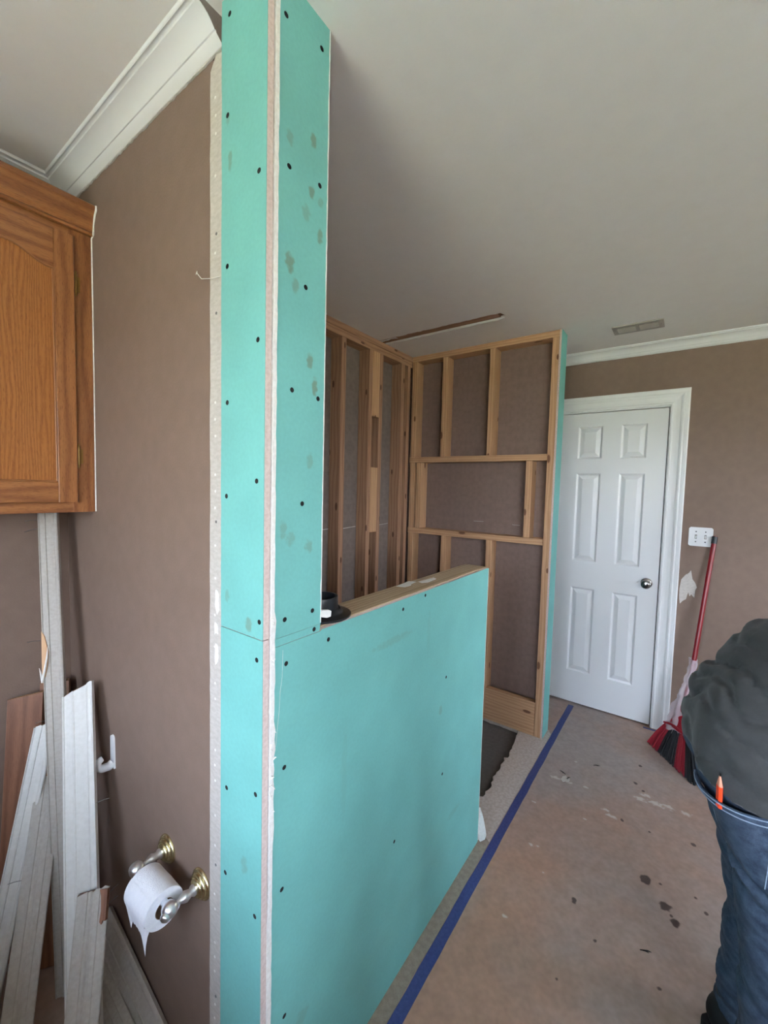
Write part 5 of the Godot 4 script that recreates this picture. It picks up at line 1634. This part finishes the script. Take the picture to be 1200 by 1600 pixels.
	# jeans
	var jeans = [[hr + Vector3(0.005, 0, 0.01), kr, 0.100, 0.074], [kr, ar + Vector3(0, 0.0, 0), 0.072, 0.066], [hl + Vector3(0.005, 0, 0), kl, 0.098, 0.074], [kl, al, 0.072, 0.066]]
	for z in [-0.062, 0.080]:
		jeans += [[Vector3(-0.050, 0.905, z), Vector3(-0.032, 0.96, z * 0.95), 0.092, 0.098], [Vector3(-0.032, 0.96, z * 0.95), Vector3(-0.01, 1.03, z * 0.8), 0.100, 0.095]]
	var nj = noise(83, 7.0, 2)
	var denim_shape = func(p, d):
		var w = nj.get_noise_3d(p.x * 0.6, p.y * 1.4, p.z * 0.6)
		# seat creases where thigh meets buttock, and bunching at the hem
		var c1 = exp(-pow((p.y - 0.745 + 0.45 * (p.z - 0.1)) / 0.012, 2.0)) * smoothstep(0.02, -0.08, p.x)
		var c2 = exp(-pow((p.y - 0.70 + 0.30 * (p.z - 0.1)) / 0.010, 2.0)) * smoothstep(0.02, -0.07, p.x)
		var fold = sin((p.y * 1.0 - p.x * 1.3 + p.z * 0.8) * 42.0 + w * 4.0) * 0.0035 * smoothstep(0.68, 0.55, p.y)
		var hem = sin(p.y * 150.0 + w * 3.0) * 0.004 * smoothstep(0.24, 0.12, p.y)
		d += w * 0.006 + c1 * 0.020 + c2 * 0.014 + fold + hem
		return maxf(maxf(d, p.y - 1.05), 0.055 - p.y)
	s = begin()
	nets(s, jeans, 0.0105, 75.0, denim_shape)
	var jm = commit(s, "jeans", mats.denim, t)
	# back pocket: a patch laid on the cloth, its mouth standing open a little
	var pk = func(a: float, b: float, gap: float) -> Vector3:      # a across 0..1, b down 0..1
		var ang = lerpf(0.12, 1.55, a) - 0.10 * b * (a - 0.5)
		var y = 0.886 - 0.150 * b - 0.022 * b * (1.0 - absf(a - 0.5) * 2.0) - 0.006 * sin(a * PI) * (1.0 - b)
		var rad = Vector3(-cos(ang), 0, sin(ang))
		return onto(jeans, 75.0, Vector3(-0.03, y, 0.075) + rad * 0.32, -rad, gap + 0.024 * pow(1.0 - b, 2.0) * sin(a * PI), denim_shape)
	var rows = []
	var inner = []
	for i in 13:
		var line = []
		var line2 = []
		for j in 13:
			line.append(pk.call(j / 12.0, i / 12.0, 0.0045))
			line2.append(pk.call(j / 12.0, i / 12.0, 0.0015))
		rows.append(line)
		inner.append(line2)
	s = begin()
	grid(s, rows, false, false)
	grid(s, inner, false, true)
	for j in 12:
		quad(s, rows[0][j], rows[0][j + 1], inner[0][j + 1], inner[0][j], Vector3.UP)
		quad(s, rows[12][j], rows[12][j + 1], inner[12][j + 1], inner[12][j], Vector3.DOWN)
		quad(s, rows[j][0], rows[j + 1][0], inner[j + 1][0], inner[j][0], Vector3(-0.5, 0, -0.8))
		quad(s, rows[j][12], rows[j + 1][12], inner[j + 1][12], inner[j][12], Vector3(-0.5, 0, 0.8))
	var pocket = commit(s, "back_pocket", mats.denim, jm)
	s = begin()
	for off in [0.004, 0.016]:
		var pts = []
		for j in 21:
			pts.append(pk.call(j / 20.0, off / 0.15, 0.0056))
		tube(s, pts, 0.0013, 5)
	for a in [0.03, 0.97]:
		var pts = []
		for j in 17:
			pts.append(pk.call(a, j / 16.0, 0.0056))
		tube(s, pts, 0.0010, 5)
	commit(s, "stitching", mats.stitch, jm)
	s = begin()
	var seam = []
	for i in 22:
		var y = lerpf(0.985, 0.70, i / 21.0)
		seam.append(onto(jeans, 75.0, Vector3(-0.36, y, 0.012 + 0.03 * (i / 21.0)), Vector3(1, 0, 0), 0.0010, denim_shape))
	tube(s, seam, 0.0022, 6)
	commit(s, "seam", mats.stitch, jm)
	# shirt
	var shirt = []
	for z in [-0.062, 0.078]:
		var o = Vector3(0, 0, z)
		shirt += [[Vector3(-0.030, 0.83, 0) + o * 1.05, Vector3(-0.034, 0.94, 0) + o * 1.05, 0.092, 0.100], [Vector3(-0.034, 0.935, 0) + o * 1.08, Vector3(-0.025, 1.00, 0) + o * 1.02, 0.100, 0.106], [Vector3(-0.025, 1.00, 0) + o * 1.02, Vector3(0.055, 1.105, 0) + o, 0.108, 0.108], [Vector3(0.055, 1.105, 0) + o, chest + o, 0.108, 0.104], [chest + o, neck - Vector3(0.075, 0.06, 0) + o * 0.9, 0.104, 0.085]]
	shirt += [[Vector3(-0.050, 0.94, 0), Vector3(0.045, 1.115, 0), 0.108, 0.110], [Vector3(0.045, 1.115, 0), Vector3(0.15, 1.22, 0), 0.112, 0.105]]
	for q in [[sr, er], [sl, el]]:
		shirt += [[Vector3(0.15, 1.19, q[0].z * 0.62), Vector3(0.25, 1.245, q[0].z * 0.95), 0.090, 0.078], [Vector3(0.21, 1.285, q[0].z * 0.6), q[0], 0.080, 0.074], [q[0], q[0].lerp(q[1], 0.72), 0.070, 0.066]]
	var ns = noise(91, 5.0, 2)
	var cloth = func(p, d):
		if p.y < 1.02 and p.y > 0.84:
			d = minf(d, field_at(p, jeans, 75.0) - 0.011)
		# gathers run across the bent back, square to the spine
		var al2 = (p.x * 0.60 + p.y * 0.80)
		var w = ns.get_noise_3d(p.x * 0.8, p.y * 0.8, p.z * 0.8)
		var ph = al2 * 105.0 + w * 6.5 - p.z * 9.0
		var sharp = pow(0.5 + 0.5 * sin(ph), 4.0)
		var on = smoothstep(0.60, 0.72, al2) * (0.75 + 0.6 * ns.get_noise_3d(p.x * 2.0 + 9.0, p.y * 2.0, p.z))
		d += (sharp - 0.2) * 0.017 * clampf(on, 0.15, 1.0) + w * 0.006
		d = maxf(d, 0.912 + 0.008 * sin(p.z * 21.0) + 0.035 * smoothstep(0.03, -0.10, p.z) - 0.025 * smoothstep(0.03, 0.19, p.z) - p.y)
		return d
	s = begin()
	nets(s, shirt, 0.0095, 75.0, cloth)
	commit(s, "shirt", mats.shirt, t)
	# boots
	for a in [ar, al]:
		s = begin()
		var b = Vector3(a.x, 0, a.z)
		nets(s, [[b + Vector3(-0.005, 0.19, 0), b + Vector3(-0.01, 0.08, 0), 0.052, 0.050], [b + Vector3(-0.035, 0.062, 0), b + Vector3(0.06, 0.06, 0), 0.044, 0.046], [b + Vector3(0.06, 0.06, 0), b + Vector3(0.165, 0.048, 0), 0.046, 0.040]], 0.008, 90.0, func(p, d): return maxf(maxf(d, 0.022 - p.y), p.y - 0.205))
		var boot = commit(s, "boot", mats.boot, t)
		s = begin()
		var sole = PackedVector2Array()
		for i in 28:
			var an = TAU * i / 28
			sole.append(Vector2(0.06 + cos(an) * 0.150, sin(an) * (0.046 + 0.006 * cos(an))))
		prism(s, sole, Transform3D(Basis(Vector3(1, 0, 0), Vector3(0, 0, 1), Vector3(0, -1, 0)), b + Vector3(0, 0.030, 0)), 0.030)
		commit(s, "sole", mats.sole, boot)
		for i in 4:
			s = begin()
			var y = 0.105 + i * 0.025
			var lp = []
			for j in 9:
				var an = lerpf(-1.0, 1.0, j / 8.0)
				lp.append(b + Vector3(0.050 * cos(an) + 0.001 + (0.03 if i == 0 else 0.006 * (3 - i)), y, 0.050 * sin(an)))
			tube(s, lp, 0.003, 6)
			commit(s, "lace", mats.sole, boot)
	# pencil in the pocket
	var pr = Vector3(-cos(0.84), 0, sin(0.84))
	var tip = onto(shirt, 75.0, Vector3(-0.03, 0.938, 0.075) + pr * 0.32, -pr, 0.0115, cloth)
	var foot = pk.call(0.50, 0.09, 0.005)
	var T = Transform3D(t.basis, t.position)
	var p0 = T * foot
	var p1 = T * tip
	var o = thing("carpenter_pencil", "orange flat carpenter pencil sticking out of the jeans pocket", "pencil", p0)
	var fr = along(p0, p1, T.basis * Vector3(0.25, 0, 1.0).normalized())
	var L = p0.distance_to(p1)
	s = begin()
	prism(s, rrect(0.0150, 0.0075, 0.0026), fr, L - 0.026)
	commit(s, "shaft", mats.orange, o)
	s = begin()
	var ring = rrect(0.0150, 0.0075, 0.0026)
	var small = rrect(0.0042, 0.0022, 0.0006)
	for i in 8:
		var j = (i + 1) % 8
		var a0 = fr * Vector3(ring[i].x, ring[i].y, L - 0.026)
		var b0 = fr * Vector3(ring[j].x, ring[j].y, L - 0.026)
		var a1 = fr * Vector3(small[i].x, small[i].y, L - 0.005)
		var b1 = fr * Vector3(small[j].x, small[j].y, L - 0.005)
		var nn = (b0 - a0).cross(a1 - a0).normalized()
		if nn.dot(a0 - fr * Vector3(0, 0, L - 0.03)) < 0: nn = -nn
		quad(s, a0, b0, b1, a1, nn)
	commit(s, "sharpened_wood", mats.pencil_wood, o)
	s = begin()
	prism(s, small, fr.translated_local(Vector3(0, 0, L - 0.0055)), 0.0055)
	commit(s, "lead", mats.dark_steel, o)
